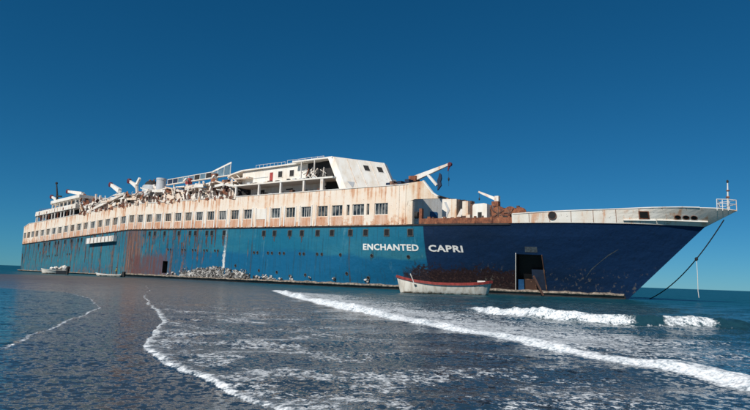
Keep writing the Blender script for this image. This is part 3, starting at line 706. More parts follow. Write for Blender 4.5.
# pulpit rail and jack staff
pul = part('pulpit_rail', 'rail', lambda m: [m.tube([(144.9, 1.25, 10.0 + h_), (145.8, .8, 10.0 + h_), (146.45, 0, 10.0 + h_), (145.8, -.8, 10.0 + h_), (144.9, -1.25, 10.0 + h_), (144.9, 1.25, 10 + h_)], .035, 6) for h_ in (.5, .95)])
for s, t in ((144.9, 1.25), (145.35, 1.0), (145.8, .8), (146.45, 0), (145.8, -.8), (144.9, -1.25), (144.9, 0)): part('stanchion', 'rail', lambda m: m.tube([(s, t, 9.8), (s, t, 10.95)], .035, 6), parent=pul)
js = part('jack_staff', 'davit', lambda m: m.tube([(145.7, 0, 9.5), (145.75, 0, 11.2), (145.8, 0, 12.75)], .10, 8, r2=.05))
part('staff_light', 'dark', lambda m: m.lathe((145.8, 0, 12.75), [(.06, 0), (.1, .08), (.1, .22), (.05, .3)], 10), parent=js)
part('staff_bracket', 'rusty', lambda m: (m.box((145.6, -.14, 11.2), (145.9, .14, 11.35)), m.box((145.65, -.12, 11.9), (145.95, .12, 12.0))), parent=js)
# mooring line from the bow
def catenary(a, b, sag, n=18): return [Vector(a).lerp(Vector(b), i / n) - Vector((0, 0, sag * 4 * (i / n) * (1 - i / n))) for i in range(n + 1)]
LINE_END = (136.6, -8.0, .36)
KN = catenary((145.35, .25, 8.95), LINE_END, 1.15)[6]
line = part('mooring_line', 'rope', lambda m: m.tube(catenary((145.35, .25, 8.95), LINE_END, 1.15) + [Vector((LINE_END[0] - 1.2, LINE_END[1] - 1.0, LINE_END[2] - .5))], .055, 6))
part('line_knot', 'rope', lambda m: m.lathe(tuple(KN), [(.05, .2), (.16, .08), (.16, -.08), (.05, -.2)], 8), parent=line)
part('dangling_cord', 'rail', lambda m: m.tube([tuple(KN), (KN.x + .04, KN.y, KN.z - 1.6), (KN.x + .02, KN.y, KN.z - 3.4), (KN.x + .08, KN.y, KN.z - 4.1)], .03, 5), parent=line)

# ------------------------------------------------------------------ boat deck: house, davits and collapsed steelwork
bxp('boat_deck_house', 'cream', (47, -6.4, 12.7), (79, 6.4, 15.9)); bxp('boat_deck_house', 'cream', (21, -6.4, 12.7), (46.4, 6.4, 15.7), bent=True)
for s in list(np.arange(23, 78, 2.1)):
    h_ = random.uniform(1.0, 2.1); w = random.uniform(.6, 1.3)
    if 45.3 < s < 47.5: continue
    bxp('doorway', 'dark', (s, 6.3, 12.75 if random.random() < .5 else 13.6), (s + w, 6.43, 13.3 + h_), bent=True)
# sagging deck head in separate plates
s = 22.0
while s < 78:
    w = random.uniform(2.0, 4.2); d0, d1 = random.uniform(-.5, .25), random.uniform(-.5, .25); t1 = random.uniform(7.2, 9.3)
    zt = 16.1 if s > 46 else 15.7
    part('deck_head_plate', random.choice(['white', 'cream', 'davit']), lambda m: m.loft([(s, 2, zt), (s + w, 2, zt), (s + w - .1, t1, zt + d1), (s, t1, zt + d0)], [(s, 2, zt + .25), (s + w, 2, zt + .25), (s + w - .1, t1, zt + d1 + .22), (s, t1, zt + d0 + .22)]), bent=True)
    s += w + random.uniform(-.1, .5)
def davit(s, lean=0.0, hgt=3.0, reach=1.6, head=False, t=8.7, z=12.75, mat='davit'):
    b0 = bend(s)
    d = part('davit', mat, lambda m: (m.beam((s, t, z + b0), (s + lean * .5, t + .1, z + hgt * .55 + b0), .34, .42, .3, .36), m.beam((s + lean * .5, t + .1, z + hgt * .55 + b0), (s + lean, t - .3, z + hgt + b0), .3, .36, .26, .3)))
    part('davit_arm', mat, lambda m: (m.beam((s + lean, t - .35, z + hgt + b0), (s + lean + .5, t + reach * .5, z + hgt + .35 + b0), .28, .34), m.beam((s + lean + .5, t + reach * .5, z + hgt + .35 + b0), (s + lean + .9, t + reach, z + hgt - .35 + b0), .28, .32, .2, .2)), parent=d)
    part('davit_brace', random.choice([mat, 'rusty']), lambda m: m.beam((s + .9, t - .6, z + b0), (s + lean * .6, t - .1, z + hgt * .75 + b0), .16), parent=d)
    part('sheave', 'darkrust', lambda m: m.lathe((s + lean, t + .1, z + hgt * .55 + b0), [(.3, 0), (.3, .2)], 12, 't'), parent=d)
for s in (49.5, 52.4, 56.8, 59.7, 63.9, 67.2, 70.6, 73.4, 76.4): davit(s, random.uniform(-1.0, .9), random.uniform(2.3, 3.3), random.uniform(.2, 1.1))
for s in (24.5, 28, 31.5, 35.2, 38.6, 42): davit(s, random.uniform(-.9, 1.2), random.uniform(1.8, 2.8), random.uniform(.2, .9))
# fallen beams, plates, hanging pipes
for i in range(150):
    s = random.uniform(21, 78.5); z = 12.8 + random.random() ** 1.3 * 3.0; t = random.uniform(6.9, 9.5)
    L_ = random.uniform(.6, 2.6); an = random.choice([random.uniform(-.45, .35), random.uniform(-.45, .35), random.uniform(2.5, 3.4), random.uniform(.3, 2.8)])
    a = Vector((s, t, z)); b_ = a + Vector((math.cos(an) * L_, random.uniform(-.5, .5), math.sin(an) * L_ * .8))
    if b_.z < 12.75: b_.z = 12.75
    if b_.z > 16.3: b_.z = 16.3
    if i % 4 == 3: part('torn_plate', random.choice(['cream', 'white', 'rusty', 'tan', 'darkrust']), lambda m: m.beam(a, b_, .06, random.uniform(.5, 1.2), None, random.uniform(.2, .9)), bent=True)
    elif i % 4 == 2: part('bent_pipe', random.choice(['davit', 'rail', 'rusty']), lambda m: m.tube([a, a.lerp(b_, .5) + Vector((0, .2, .25)), b_], random.uniform(.05, .1), 6), bent=True)
    else: part('fallen_beam', random.choice(['davit', 'davit', 'white', 'rusty', 'darkrust', 'cream']), lambda m: m.beam(a, b_, random.uniform(.07, .18)), bent=True)
# broken fascia of the deck above and lockers standing along the boat deck
s = 23.5
while s < 78:
    w = random.uniform(1.6, 4.0); z = 15.35 + random.uniform(-.35, .2) - (.5 if s < 46 else 0); d = random.uniform(-.45, .3); h_ = random.uniform(.28, .55); tt = random.uniform(8.6, 9.3)
    if random.random() < .8: part('deck_fascia', random.choice(['white', 'white', 'cream', 'davit']), lambda m: m.prism([(s, z), (s + w, z + d), (s + w, z + d + h_), (s, z + h_)], tt - .12, tt), bent=True)
    s += w + random.uniform(.05, .9)
for i in range(24):
    s = 24 + i * 2.25 + random.uniform(-.5, .5); w = random.uniform(.7, 1.7); h_ = random.uniform(.5, 1.5)
    part('deck_box', random.choice(['cream', 'white', 'davit', 'tan', 'rusty']), lambda m: m.prism([(s, 12.72), (s + w, 12.72), (s + w * random.uniform(.85, 1.1), 13.2 + h_), (s + random.uniform(-.1, .25), 13.2 + h_ + random.uniform(-.3, .2))], 7.4, 8.5), bent=True)
# debris hanging over the wall top
for i in range(46):
    s = random.uniform(24, 79); w = random.uniform(.4, 1.5); h_ = random.uniform(.15, .65)
    part('hanging_plate', random.choice(['cream', 'tan', 'rusty', 'rusty', 'darkrust']), lambda m: m.prism([(s, 13.1), (s + w, 13.1 + random.uniform(-.1, .5)), (s + w * .9, 13.05 - h_), (s + w * .4, 13.0 - h_ * random.uniform(.2, 1)), (s, 13.0 - h_ * .5)], 10.2, 10.26), bent=True)
# long fallen boom over the after deck
boom = part('fallen_boom', 'davit', lambda m: m.beam((25.9, 9, 12.25), (41.5, 9, 15.6), .42, .5)); part('boom_rail', 'rail', lambda m: m.tube([(27, 9.2, 13.2), (40.5, 9.2, 16.1)], .06, 6), parent=boom)
for i in range(7): part('boom_strut', 'rail', lambda m: m.beam((28 + i * 2, 9.1, 12.7 + i * .43), (27.6 + i * 2, 9.15, 13.35 + i * .43), .09), parent=boom)
# raised davits with maroon heads (actual coordinates)
def head_davit(hs, ht, e, t, w=.5, post=None):
    d = part('lifeboat_davit', 'white', lambda m: m.beam(hs, e, w * .7, w * .8, w, w * 1.3)); part('davit_head', 'head', lambda m: m.lathe((hs[0] - .2, hs[1] - .35, hs[2]), [(.35, 0), (.55, .1), (.55, .6), (.35, .7)], 12, 't'), parent=d)
    if post: part('davit_post', 'davit', lambda m: m.beam(e, post, .4, .5), parent=d)
head_davit((31.2, 7, 18.4), 7, (35.3, 7, 16.8), 7, .75, (36, 7, 14.6)); head_davit((39.2, 7, 18.7), 7, (42.3, 7, 17.4), 7, .6, (42.9, 7, 15.4))
part('raised_arm', 'white', lambda m: m.beam((41.3, 6.8, 17.2), (42.9, 6.8, 19.1), .4, .55))
head_davit((9.8, 7, 18.0), 7, (17.8, 7, 17.0), 7, .7, (18.9, 7, 14.3)); head_davit((.6, 7, 17.1), 7, (4.4, 7, 15.9), 7, .55)
part('collapsed_arm', 'rusty', lambda m: (m.beam((19.5, 7.4, 16.6), (23.6, 7.4, 12.9), .5, .7), m.beam((24.5, 7.2, 15.6), (22.2, 7.2, 12.6), .4, .5)))
part('collapsed_arm', 'davit', lambda m: (m.beam((24.6, 7, 16.6), (24.9, 7, 14.0), .3, .4), m.beam((26.8, 7, 16.2), (26.2, 7, 13.6), .3, .4), m.beam((22.9, 7.6, 13.2), (27.8, 7.6, 14.9), .3, .3)))
# tank with a dark dome and a tall vent
tk = part('water_tank', 'tank', lambda m: m.lathe((46.5, 6, 15.0), [(1.75, 0), (1.8, .2), (1.8, 2.2), (1.55, 2.4)], 24)); part('tank_dome', 'dark', lambda m: m.lathe((46.5, 6, 17.35), [(1.5, 0), (1.3, .5), (1.0, .85), (.5, 1.1), (.1, 1.15)], 18), parent=tk)
for i in range(7): part('dome_scrap', 'rusty', lambda m: m.beam((46.5 + random.uniform(-1, 1), 6, 17.8), (46.5 + random.uniform(-1.3, 1.3), 6, 18.7), .14), parent=tk)
vp = part('vent_pipe', 'tank', lambda m: m.lathe((50.8, 6.5, 15.6), [(.95, 0), (.95, 2.5), (1.0, 2.55), (1.0, 2.95), (.8, 3.0)], 20)); part('vent_elbow', 'davit', lambda m: m.tube([(50.0, 6.6, 16.4), (49.2, 6.9, 16.8), (49, 7, 17.3)], .3, 8), parent=vp)
# screened walkway
wk = part('screened_walkway', 'white', lambda m: (m.beam((53.9, 7, 16.95), (73.6, 7, 17.5), .5, .16), m.beam((53.9, 7, 18.02), (68.5, 7, 18.5), .1, .12), m.beam((68.5, 7, 18.5), (73.7, 7, 19.75), .14, .3)))
for i in range(12):
    s = 54.0 + i * 1.78; zb = 16.95 + (s - 54) * .028; ztp = 18.02 + (s - 54) * .033 if s < 68.5 else 18.5 + (s - 68.5) * .24
    part('screen_post', 'rail', lambda m: m.beam((s, 7, zb), (s, 7, ztp), .1), parent=wk)
    if i < 11: part('screen_panel', 'purple' if i in (0, 1) else ('dark' if i in (5, 7) else 'screen'), lambda m: m.loft([(s + .07, 6.97, zb + .1), (s + 1.7, 6.97, zb + .15), (s + 1.7, 6.97, ztp - .03), (s + .07, 6.97, ztp - .08)], [(s + .07, 7.01, zb + .1), (s + 1.7, 7.01, zb + .15), (s + 1.7, 7.01, ztp - .03), (s + .07, 7.01, ztp - .08)]), parent=wk)
part('walkway_prop', 'rail', lambda m: [m.beam((a, 7, 14.5), (a + random.uniform(-.6, .6), 7, 17.0), .2) for a in (56, 60.5, 65, 69.5, 73)], parent=wk)
for s in (61.5, 70.0): davit(s, .2, 4.3, 1.4, t=7.6, mat='white')
tag(bxp('winch_box', 'red', (61.0, 7.0, 16.6), (62.3, 7.6, 17.7)), 'faded red box on the walkway'); bxp('winch_box', 'rusty', (68.9, 7.0, 16.2), (70.2, 7.6, 18.0)); bxp('winch_box', 'darkrust', (72.4, 7.2, 14.4), (74.0, 7.8, 16.6))

# ------------------------------------------------------------------ stern terraces
def terrace(z0, z1, s0, s1, name, mat, tin=0.0):
    m = MB(); e = along(s0, s1, .8)
    for a, b_ in zip(e[:-1], e[1:]):
        wa, wb_ = max(.5, (hb(a - s0 - 10.2, 7) if a - s0 < 8 else 10) - tin), max(.5, (hb(b_ - s0 - 10.2, 7) if b_ - s0 < 8 else 10) - tin)
        m.loft([(a, wa, z0), (b_, wb_, z0), (b_, -wb_, z0), (a, -wa, z0)], [(a, wa, z1), (b_, wb_, z1), (b_, -wb_, z1), (a, -wa, z1)])
    return m.build(name, M[mat], ship, bent=True)
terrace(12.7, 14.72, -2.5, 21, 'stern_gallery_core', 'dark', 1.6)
terrace(14.7, 15.75, -4.6, 21.5, 'stern_terrace_band', 'white', .1)
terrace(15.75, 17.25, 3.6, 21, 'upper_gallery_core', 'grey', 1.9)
terrace(17.25, 17.95, 2.2, 21.5, 'stern_roof', 'white', .7)
for i in range(15):
    s = -3.0 + i * 1.65; w = hb(s + 4.6 - 10.2, 7) - .3 if s + 4.6 < 8 else 9.7
    part('gallery_post', 'rail' if i % 3 else 'rusty', lambda m: m.box((s, w - .2, 12.9), (s + .28, w, 14.75)), bent=True)
for i in range(8):
    s = 4.2 + i * 2.1; w = hb(s - 2.2 - 10.2, 7) - 1.0 if s - 2.2 < 8 else 9.0
    part('gallery_post', 'rail' if i % 2 else 'cream', lambda m: m.box((s, w - .2, 15.7), (s + .25, w, 17.25)), bent=True)
for i in range(6): bxp('gallery_window', 'glass', (8.8 + i * 2, 8.02, 15.9), (10.3 + i * 2, 8.14, 17.05), bent=True)
for i in range(16): s = -3 + i * 1.5; w = hb(s + 4.6 - 10.2, 7) if s + 4.6 < 8 else 10; part('terrace_stain', 'rusty' if i % 3 == 0 else 'cream', lambda m: m.box((s, w - .14, 14.8), (s + random.uniform(.15, .5), w - .06, 14.8 + random.uniform(.4, .9))), bent=True)
railing(-7.5, -3.2, 8.0, 11.9 + bend(-5), 1.0, 5, 'rusty'); railing(-2.5, 4.5, 8.4, 15.7 + bend(1), .9, 6, 'rusty')
mast = part('signal_mast', 'dark', lambda m: (m.tube([(7.3, 8.3, 15.2), (6.9, 8.3, 17.2), (5.9, 8.3, 19.9)], .32, 8, r2=.14), m.beam((6.6, 8.3, 16.8), (9.4, 8.3, 16.6), .35)), label='thin dark mast leaning above the stern')
part('mast_light', 'dark', lambda m: m.lathe((5.8, 8.3, 19.8), [(.1, 0), (.28, .15), (.28, .45), (.1, .6)], 10), parent=mast)
tag(bxp('stern_sign_box', 'white', (13.2, 6.5, 15.6), (20.5, 7.6, 16.5)), 'white box beam on the stern roof')
for i in range(26):
    s = random.uniform(12, 24); z = random.uniform(12.9, 16.4); a = (s, random.uniform(7.5, 9.4), z); b_ = (s + random.uniform(-1.5, 1.5), a[1], z + random.uniform(-1.2, 1.2)); part('fallen_beam', random.choice(['davit', 'rusty', 'white', 'tan']), lambda m: m.beam(a, b_, random.uniform(.12, .3)), bent=True)
# white staging board slung over the side aft
bd = part('staging_board', 'rail', lambda m: m.loft([(30.6, 10.1, 4.95), (42.3, 10.1, 5.6), (42.3, 10.1, 6.75), (30.6, 10.1, 6.1)], [(30.6, 10.85, 4.95), (42.3, 10.85, 5.6), (42.3, 10.85, 6.75), (30.6, 10.85, 6.1)]), label='long pale staging box slung under the promenade deck')
for i in range(8): part('board_batten', 'rail' if i in (0, 7) else 'darkrust', lambda m: m.beam((31 + i * 1.57, 10.88, 5.02 + i * .087), (31 + i * 1.57, 10.88, 6.08 + i * .087), .3 if i in (0, 7) else .14, .06), parent=bd)
part('board_sling', 'darkrust', lambda m: [m.beam((a, 10.5, 5.9), (a, 10.3, 7.9 + bend(a)), .12) for a in (31.5, 36.5, 41.8)], parent=bd)


# ------------------------------------------------------------------ water and wet sand
def vnoise(x, y, seed):
    xi = np.floor(x).astype(np.int64); yi = np.floor(y).astype(np.int64); fx = x - xi; fy = y - yi
    fx = fx * fx * (3 - 2 * fx); fy = fy * fy * (3 - 2 * fy)
    def h(a, b):
        n = (a * 374761393 + b * 668265263 + seed * 974634777) & 0x7fffffff
        n = ((n ^ (n >> 13)) * 1274126177) & 0x7fffffff
        return ((n ^ (n >> 16)) & 0xffff) / 65535.0
    return (h(xi, yi) * (1 - fx) + h(xi + 1, yi) * fx) * (1 - fy) + (h(xi, yi + 1) * (1 - fx) + h(xi + 1, yi + 1) * fx) * fy
def fbm(x, y, sd_, oc=4):
    r_ = 0; a = .5
    for i in range(oc): r_ = r_ + a * vnoise(x * 2 ** i, y * 2 ** i, sd_ + i); a *= .5
    return r_
LA = [(-1.5, 4.5), (-4.5, 7.2), (-6.07, 9.14), (-6.44, 10.52), (-7.18, 12.81), (-8.05, 15.3), (-9.4, 18.97), (-10.83, 21.64), (-12.9, 25.02), (-16.08, 29.27), (-18.36, 30.8), (-21.5, 31.9), (-30, 33)]
LA = LA[2:]; LA = [(-5.9, 7.6), (-6.2, 5)][::-1] + LA
LB = [(-60, 120), (-30, 66), (-19.5, 47), (-15.29, 37.79), (-12.45, 29.91), (-9.3, 22.81), (-6.89, 17.66), (-5.84, 15.22), (-4.82, 12.24), (-4.17, 10.09), (-3.49, 8.86), (-2.92, 7.99), (-2.34, 7.31), (-1.81, 6.62), (-1.39, 6.1), (-1.16, 5.81), (-.95, 5.48), (-.5, 4.4)]
L1 = [(-8.92, 47.92), (-5.09, 34.18), (-1.85, 24.59), (.94, 17.88), (2.19, 15.28), (3.12, 13.34), (3.84, 11.22), (4.41, 9.8), (4.86, 8.71), (5.1, 8.11), (5.21, 7.64), (5.4, 7.01), (5.7, 5.2)]
L2 = [(4.2, 29), (4.7, 26.21), (5.14, 24.21), (5.82, 21.54), (6.88, 20.05), (8.1, 19.49), (9.37, 19.19), (10.21, 19.13), (11.64, 19.2), (13.5, 18.88), (17, 18), (24, 16)]
def polyd(X, Y, L):
    """distance, side (+ right of the direction of travel), normalised arc length"""
    L = np.array(L, float); seg = np.hypot(*(L[1:] - L[:-1]).T); cum = np.concatenate([[0], np.cumsum(seg)])
    best = np.full(X.shape, 1e9); side = np.zeros(X.shape); u = np.zeros(X.shape)
    for i in range(len(L) - 1):
        d = L[i + 1] - L[i]; px, py = X - L[i, 0], Y - L[i, 1]; k = np.clip((px * d[0] + py * d[1]) / (d @ d), 0, 1)
        dd = np.hypot(px - k * d[0], py - k * d[1]); c = px * d[1] - py * d[0]; m_ = dd < best
        best = np.where(m_, dd, best); side = np.where(m_, np.sign(c), side); u = np.where(m_, (cum[i] + k * seg[i]) / cum[-1], u)
    return best, side, u
def sstep(x, a, b): q = np.clip((x - a) / (b - a), 0, 1); return q * q * (3 - 2 * q)
def grid(rs, th):
    Rr, T_ = np.meshgrid(rs, th, indexing='ij'); X = Rr * np.sin(T_); Y = Rr * np.cos(T_); n, m_ = Rr.shape
    idx = np.arange(n * m_).reshape(n, m_)
    F = np.stack([idx[:-1, :-1], idx[1:, :-1], idx[1:, 1:], idx[:-1, 1:]], -1).reshape(-1, 4)
    return X.ravel(), Y.ravel(), F
def big_mesh(name, X, Y, Z, F, mat, attrs):
    me = bpy.data.meshes.new(name); me.vertices.add(len(X)); me.vertices.foreach_set('co', np.stack([X, Y, Z], -1).astype(np.float32).ravel())
    me.loops.add(F.size); me.loops.foreach_set('vertex_index', F.ravel().astype(np.int32))
    me.polygons.add(len(F)); me.polygons.foreach_set('loop_start', np.arange(0, F.size, 4, dtype=np.int32)); me.polygons.foreach_set('loop_total', np.full(len(F), 4, np.int32))
    me.polygons.foreach_set('use_smooth', np.ones(len(F), bool)); me.update(calc_edges=True)
    for k_, a in attrs.items(): me.attributes.new(k_, 'FLOAT', 'POINT').data.foreach_set('value', a.astype(np.float32))
    me.materials.append(mat); o = bpy.data.objects.new(name, me); C.objects.link(o); return o
D2 = math.pi / 180
th = np.concatenate([np.linspace(-180, -56, 40)[:-1], np.linspace(-56, 50, 900), np.linspace(50, 180, 40)[1:]]) * D2
rs = np.concatenate([[.05, .5, 1, 1.6, 2.2, 2.8, 3.4], 3.9 * 1.0105 ** np.arange(0, 370), np.geomspace(190, 30000, 60)])
X, Y, F = grid(rs, th)
wx = X + .9 * (fbm(X * .5, Y * .5, 3) - .5); wy = Y + .9 * (fbm(X * .5, Y * .5, 9) - .5)
fx_ = X + .10 * (fbm(X * 2.6, Y * 2.6, 13) - .5) + .35 * (fbm(X * .9, Y * .9, 15) - .5); fy_ = Y + .2 * (fbm(X * 1.9, Y * 1.9, 17) - .5)
dA, sA, uA = polyd(fx_, fy_, LA); dB, sB_, uB = polyd(fx_, fy_, LB); d1, s1_, u1 = polyd(fx_, fy_, L1); d2, s2_, u2 = polyd(fx_, fy_, L2)
sdA = dA * sA           # + right of the line going away from the camera (sand), - pond
sdB = dB * -sB_         # + east of the line (seaward)
sd1 = d1 * -s1_; sd2 = d2 * -s2_
def ridge(d, rise, back): return np.where(d < 0, 0, np.where(d < rise, sstep(d, 0, rise), np.exp(-np.clip(d - rise, 0, 50) / back)))
lump = fbm(X * 2.4, Y * 2.4, 21, 4); lump2 = fbm(X * 1.3, Y * 1.3, 31, 3)
near_ = np.hypot(X, Y)
lump3 = fbm(X * .45 + 7, Y * .45, 51, 3)
far = 1 / (1 + (np.hypot(X, Y) / 60) ** 2)
k1 = sstep(u1, 0, .25) * .12 + .015; h1 = k1 * ridge(sd1, .35, 1.3) * (.1 + 1.0 * lump2 + 1.1 * sstep(lump3, .3, .62))
e2 = sstep(u2, .02, .22); h2 = .34 * e2 * ridge(sd2, .35, 1.1) * (.6 + .8 * lump2) * (1 - .35 * sstep(u2, .55, .62)) * (1 - sstep(u2, .9, 1))
hB = .009 * ridge(sdB, .12, 1.0) * (1 + 2.2 * sstep(uB, .75, .98)); hA = .012 * ridge(-sdA, .1, .8)
def back(d, a, b): return 1 - np.clip((d - a) / (b - a), 0, 1)
dense1 = sstep(sd1, -.30, .16) * back(sd1, .25, (.35 + 2.2 * lump2 + 1.9 * sstep(lump3, .3, .6)) * (.55 + .45 * sstep(u1, .05, .5))) * sstep(u1, 0, .05)
dense2 = sstep(sd2, -.25, .15) * back(sd2, .2, .6 + .9 * lump2) * sstep(u2, .03, .12) * (1 - sstep(u2, .42, .455) + .85 * sstep(u2, .475, .485) * (1 - sstep(u2, .535, .56)))
wB = .05 + .42 * sstep(uB, .72, .98) * (.35 + 1.2 * lump2)
denseB = sstep(sdB, -.02, .02) * back(sdB, .02, wB) * sstep(uB, .52, .6)
denseA = sstep(-sdA, -.03, .02) * back(-sdA, .02, .12) * sstep(uA, .05, .1) * (1 - sstep(uA, .62, .72))
dense = np.clip(np.maximum.reduce([dense1, dense2, .82 * denseB, .75 * denseA]), 0, 1)
behind = sstep(sdB, 0, .3) * (sd1 < .1) * (.25 + .50 * sstep(lump2, .25, .6)) * sstep(near_, 40, 14) * (1 - .55 * sstep(sdB, 2.5, 7))
beh1 = sstep(sd1, .1, .5) * np.clip(1.25 - (sd1 - .3) / 7.5, 0, 1) * sstep(u1, .02, .2) * (.72 + .5 * lump2) * (1 - .5 * sstep(u1, .82, .95))
beh2 = np.where((sd2 < 0) & (sd2 > -3), 1 - (-sd2 / 3), 0) * sstep(u2, .05, .15) * (1 - sstep(u2, .5, .62))
film = .30 * (sdB < 0) * sstep(lump2, .5, .75) * sstep(near_, 16, 7) * (sdA > 0)
lace = np.clip(np.maximum.reduce([behind, beh1, .75 * beh2, film]), 0, 1)
amp = np.where(sdB > 0, 1.0, .45); near = np.hypot(X, Y)
swell = .012 * np.sin(wy * 1.9 + wx * .7) + .010 * np.sin(wy * 3.3 - wx * .9 + 1) + .05 * (fbm(wx * .8, wy * 1.6, 41, 4) - .47)
sea_r = sstep(sd1, 1, 6); swell = swell * amp * (1 + 1.2 * sea_r) + sea_r * .06 * np.sin((wy + wx * .35) * .9)
Z = (swell) * np.clip(far * 1.3, 0, 1) + h1 + h2 + hB + hA + dense * .10 * (lump - .35) * (np.clip(h1 + h2, 0, .3) / .3 + .25)
Z = np.where(near > 250, 0, Z)
pond = np.where(sdA < 0, 1, 0) * sstep(dA, 0, .4) * (sdB < 0)
thin = np.where(sdB < 0, np.where(sdA > -.05, 1.0, .15), np.clip(1 - sdB / 26, .0, .9))        # how thin the film over the sand is
thin = np.where(near > 100, 0, thin) * (1 - .8 * sea_r)

def water_material():
    k = NT('sea_water', .07); p = k.pos(); b = k.b
    b.inputs['IOR'].default_value = 1.33
    dn, lc, tn = k.attr('dense'), k.attr('lace'), k.attr('thin')
    pv = k.xyz(p); dist = k.math('SQRT', k.add(k.mul(pv[0], pv[0]), k.mul(pv[1], pv[1])))
    mid = k.noise(p, .55, 4, .6)
    deepc = k.mix(k.ss(dist, 14.0, 70.0), (.012, .050, .070), (.003, .060, .082))
    shal = k.mix(k.ss(mid, .35, .65), (.020, .040, .060), (.032, .045, .058))
    sandy = k.mix(k.ss(mid, .35, .65), (.075, .062, .056), (.105, .084, .074))
    shal = k.mix(k.mul(k.ss(dist, 12.0, 27.0), k.ss(tn, .3, 1.0)), shal, sandy)
    c = k.mix(tn, deepc, shal)
    n1 = k.noise(p, 2.4, 5, .66, .5); n2 = k.noise(p, 18.0, 5, .7); n3 = k.noise(k.scale(p, (.8, 1.4, 1)), .9, 4, .6); n4 = k.noise(p, 7.5, 5, .72, .4)
    rid = k.sub(.5, k.mul(k.math('ABSOLUTE', k.sub(n1, .5)), 5.0))
    lacev = k.add(k.add(k.mul(k.sub(n4, .5), 1.9), k.mul(k.sub(n2, .5), 1.6)), k.add(k.add(k.mul(rid, .55), k.mul(k.sub(n3, .5), .7)), k.mul(lc, 1.0)))
    fl = k.ss(lacev, .78, 1.12); fl = k.mul(fl, k.ss(lc, .04, .25))
    fd = k.ss(k.add(dn, k.add(k.mul(k.sub(n2, .5), 1.1), k.add(k.mul(k.sub(n4, .5), 1.5), k.mul(k.sub(n1, .5), .9)))), .34, .95)
    foam = k.mx(k.mul(fl, .72), fd)
    fc = k.mix(k.ss(k.add(k.mul(n2, .4), k.add(k.mul(n4, .35), k.mul(n1, .25))), .38, .56), (.36, .44, .50), (.84, .86, .87))
    k.put(b.inputs['Base Color'], k.mix(foam, c, fc))
    k.put(b.inputs['Roughness'], k.add(k.mul(foam, .6), k.ss(dist, 8.0, 80.0, .10, .36)))
    k.put(b.inputs['Specular IOR Level'], k.ss(foam, 0, 1, .5, .1))
    # ripples: slopes taken straight from vector noise, so they hold at grazing angles
    def slope(v, sc, det, amp):
        nd = k.n('ShaderNodeTexNoise'); k.put(nd.inputs['Vector'], v); nd.inputs['Scale'].default_value = sc; nd.inputs['Detail'].default_value = det; nd.inputs['Roughness'].default_value = .6
        a = k.n('ShaderNodeVectorMath', operation='SUBTRACT'); k.put(a.inputs[0], nd.outputs['Color']); a.inputs[1].default_value = (.5, .5, .5)
        m_ = k.n('ShaderNodeVectorMath', operation='MULTIPLY'); k.put(m_.inputs[0], a.outputs[0]); m_.inputs[1].default_value = (1, 1.25, 0)
        s_ = k.n('ShaderNodeVectorMath', operation='SCALE'); k.put(s_.inputs[0], m_.outputs[0]); k.put(s_.inputs['Scale'], amp); return s_.outputs[0]
    def vadd(a, b2): q = k.n('ShaderNodeVectorMath', operation='ADD'); k.put(q.inputs[0], a); k.put(q.inputs[1], b2); return q.outputs[0]
    nrm = k.n('ShaderNodeNewGeometry').outputs['Normal']
    calm = k.sub(1.0, k.mul(foam, .6))
    sv = vadd(slope(p, 11.0, 3, k.mul(calm, k.ss(tn, 0, 1, .95, .85))), slope(k.scale(p, (.9, 1.5, 1)), 2.4, 3, k.ss(tn, 0, 1, .7, .28)))
    sv = vadd(sv, slope(k.scale(p, (.8, 1.8, 1)), .22, 3, k.ss(dist, 20.0, 70.0, 0, .6)))
    sv = vadd(sv, slope(p, 16.0, 4, k.mul(foam, 2.2)))
    nn = k.n('ShaderNodeVectorMath', operation='NORMALIZE'); k.put(nn.inputs[0], vadd(nrm, sv)); k.put(b.inputs['Normal'], nn.outputs[0])
    return k.m
water = big_mesh('sea_water', X, Y, Z, F, water_material(), {'dense': dense, 'lace': lace, 'thin': thin})
tag(water, 'sea water with breaking waves around the wreck', 'water', kind='structure')

# ------------------------------------------------------------------ shell and net debris heaped on the ledge
def lump_mesh(m, c, r, seed):
    rnd = random.Random(seed); ph = (1 + 5 ** .5) / 2
    base = [(-1, ph, 0), (1, ph, 0), (-1, -ph, 0), (1, -ph, 0), (0, -1, ph), (0, 1, ph), (0, -1, -ph), (0, 1, -ph), (ph, 0, -1), (ph, 0, 1), (-ph, 0, -1), (-ph, 0, 1)]
    fc = [(0, 11, 5), (0, 5, 1), (0, 1, 7), (0, 7, 10), (0, 10, 11), (1, 5, 9), (5, 11, 4), (11, 10, 2), (10, 7, 6), (7, 1, 8), (3, 9, 4), (3, 4, 2), (3, 2, 6), (3, 6, 8), (3, 8, 9), (4, 9, 5), (2, 4, 11), (6, 2, 10), (8, 6, 7), (9, 8, 1)]
    sx, sy, sz = rnd.uniform(.6, 1.4), rnd.uniform(.6, 1.2), rnd.uniform(.6, 1.5)
    v = []
    for q in base:
        w = rnd.uniform(.32, .62) * r; v.append((c[0] + q[0] * w * sx, c[1] + q[1] * w * sy, c[2] + q[2] * w * sz))
    m.addm(v, fc)
m = MB(); rr = random.Random(3)
for i in range(640):
    s = rr.uniform(66, 84) if rr.random() < .85 else rr.uniform(60, 92)
    hm = 1.35 * math.exp(-((s - 75.5) / 7.5) ** 2) + .25
    y = rr.random() ** 1.4; lump_mesh(m, (s, 10.05 + (1 - y) * .45 * rr.random(), gz(s) + .62 + y * hm), rr.uniform(.10, .30), i)
for s0, n_ in ((87.9, 9), (93.6, 8), (106.6, 6), (89.2, 4), (97.5, 3), (101.3, 3)):
    for i in range(n_):
        s = s0 + rr.uniform(-.35, .35); lump_mesh(m, (s, hb(s, .5) + .25, gz(s) + .66 + rr.random() * .6), rr.uniform(.1, .24), 900 + i + int(s0 * 10))
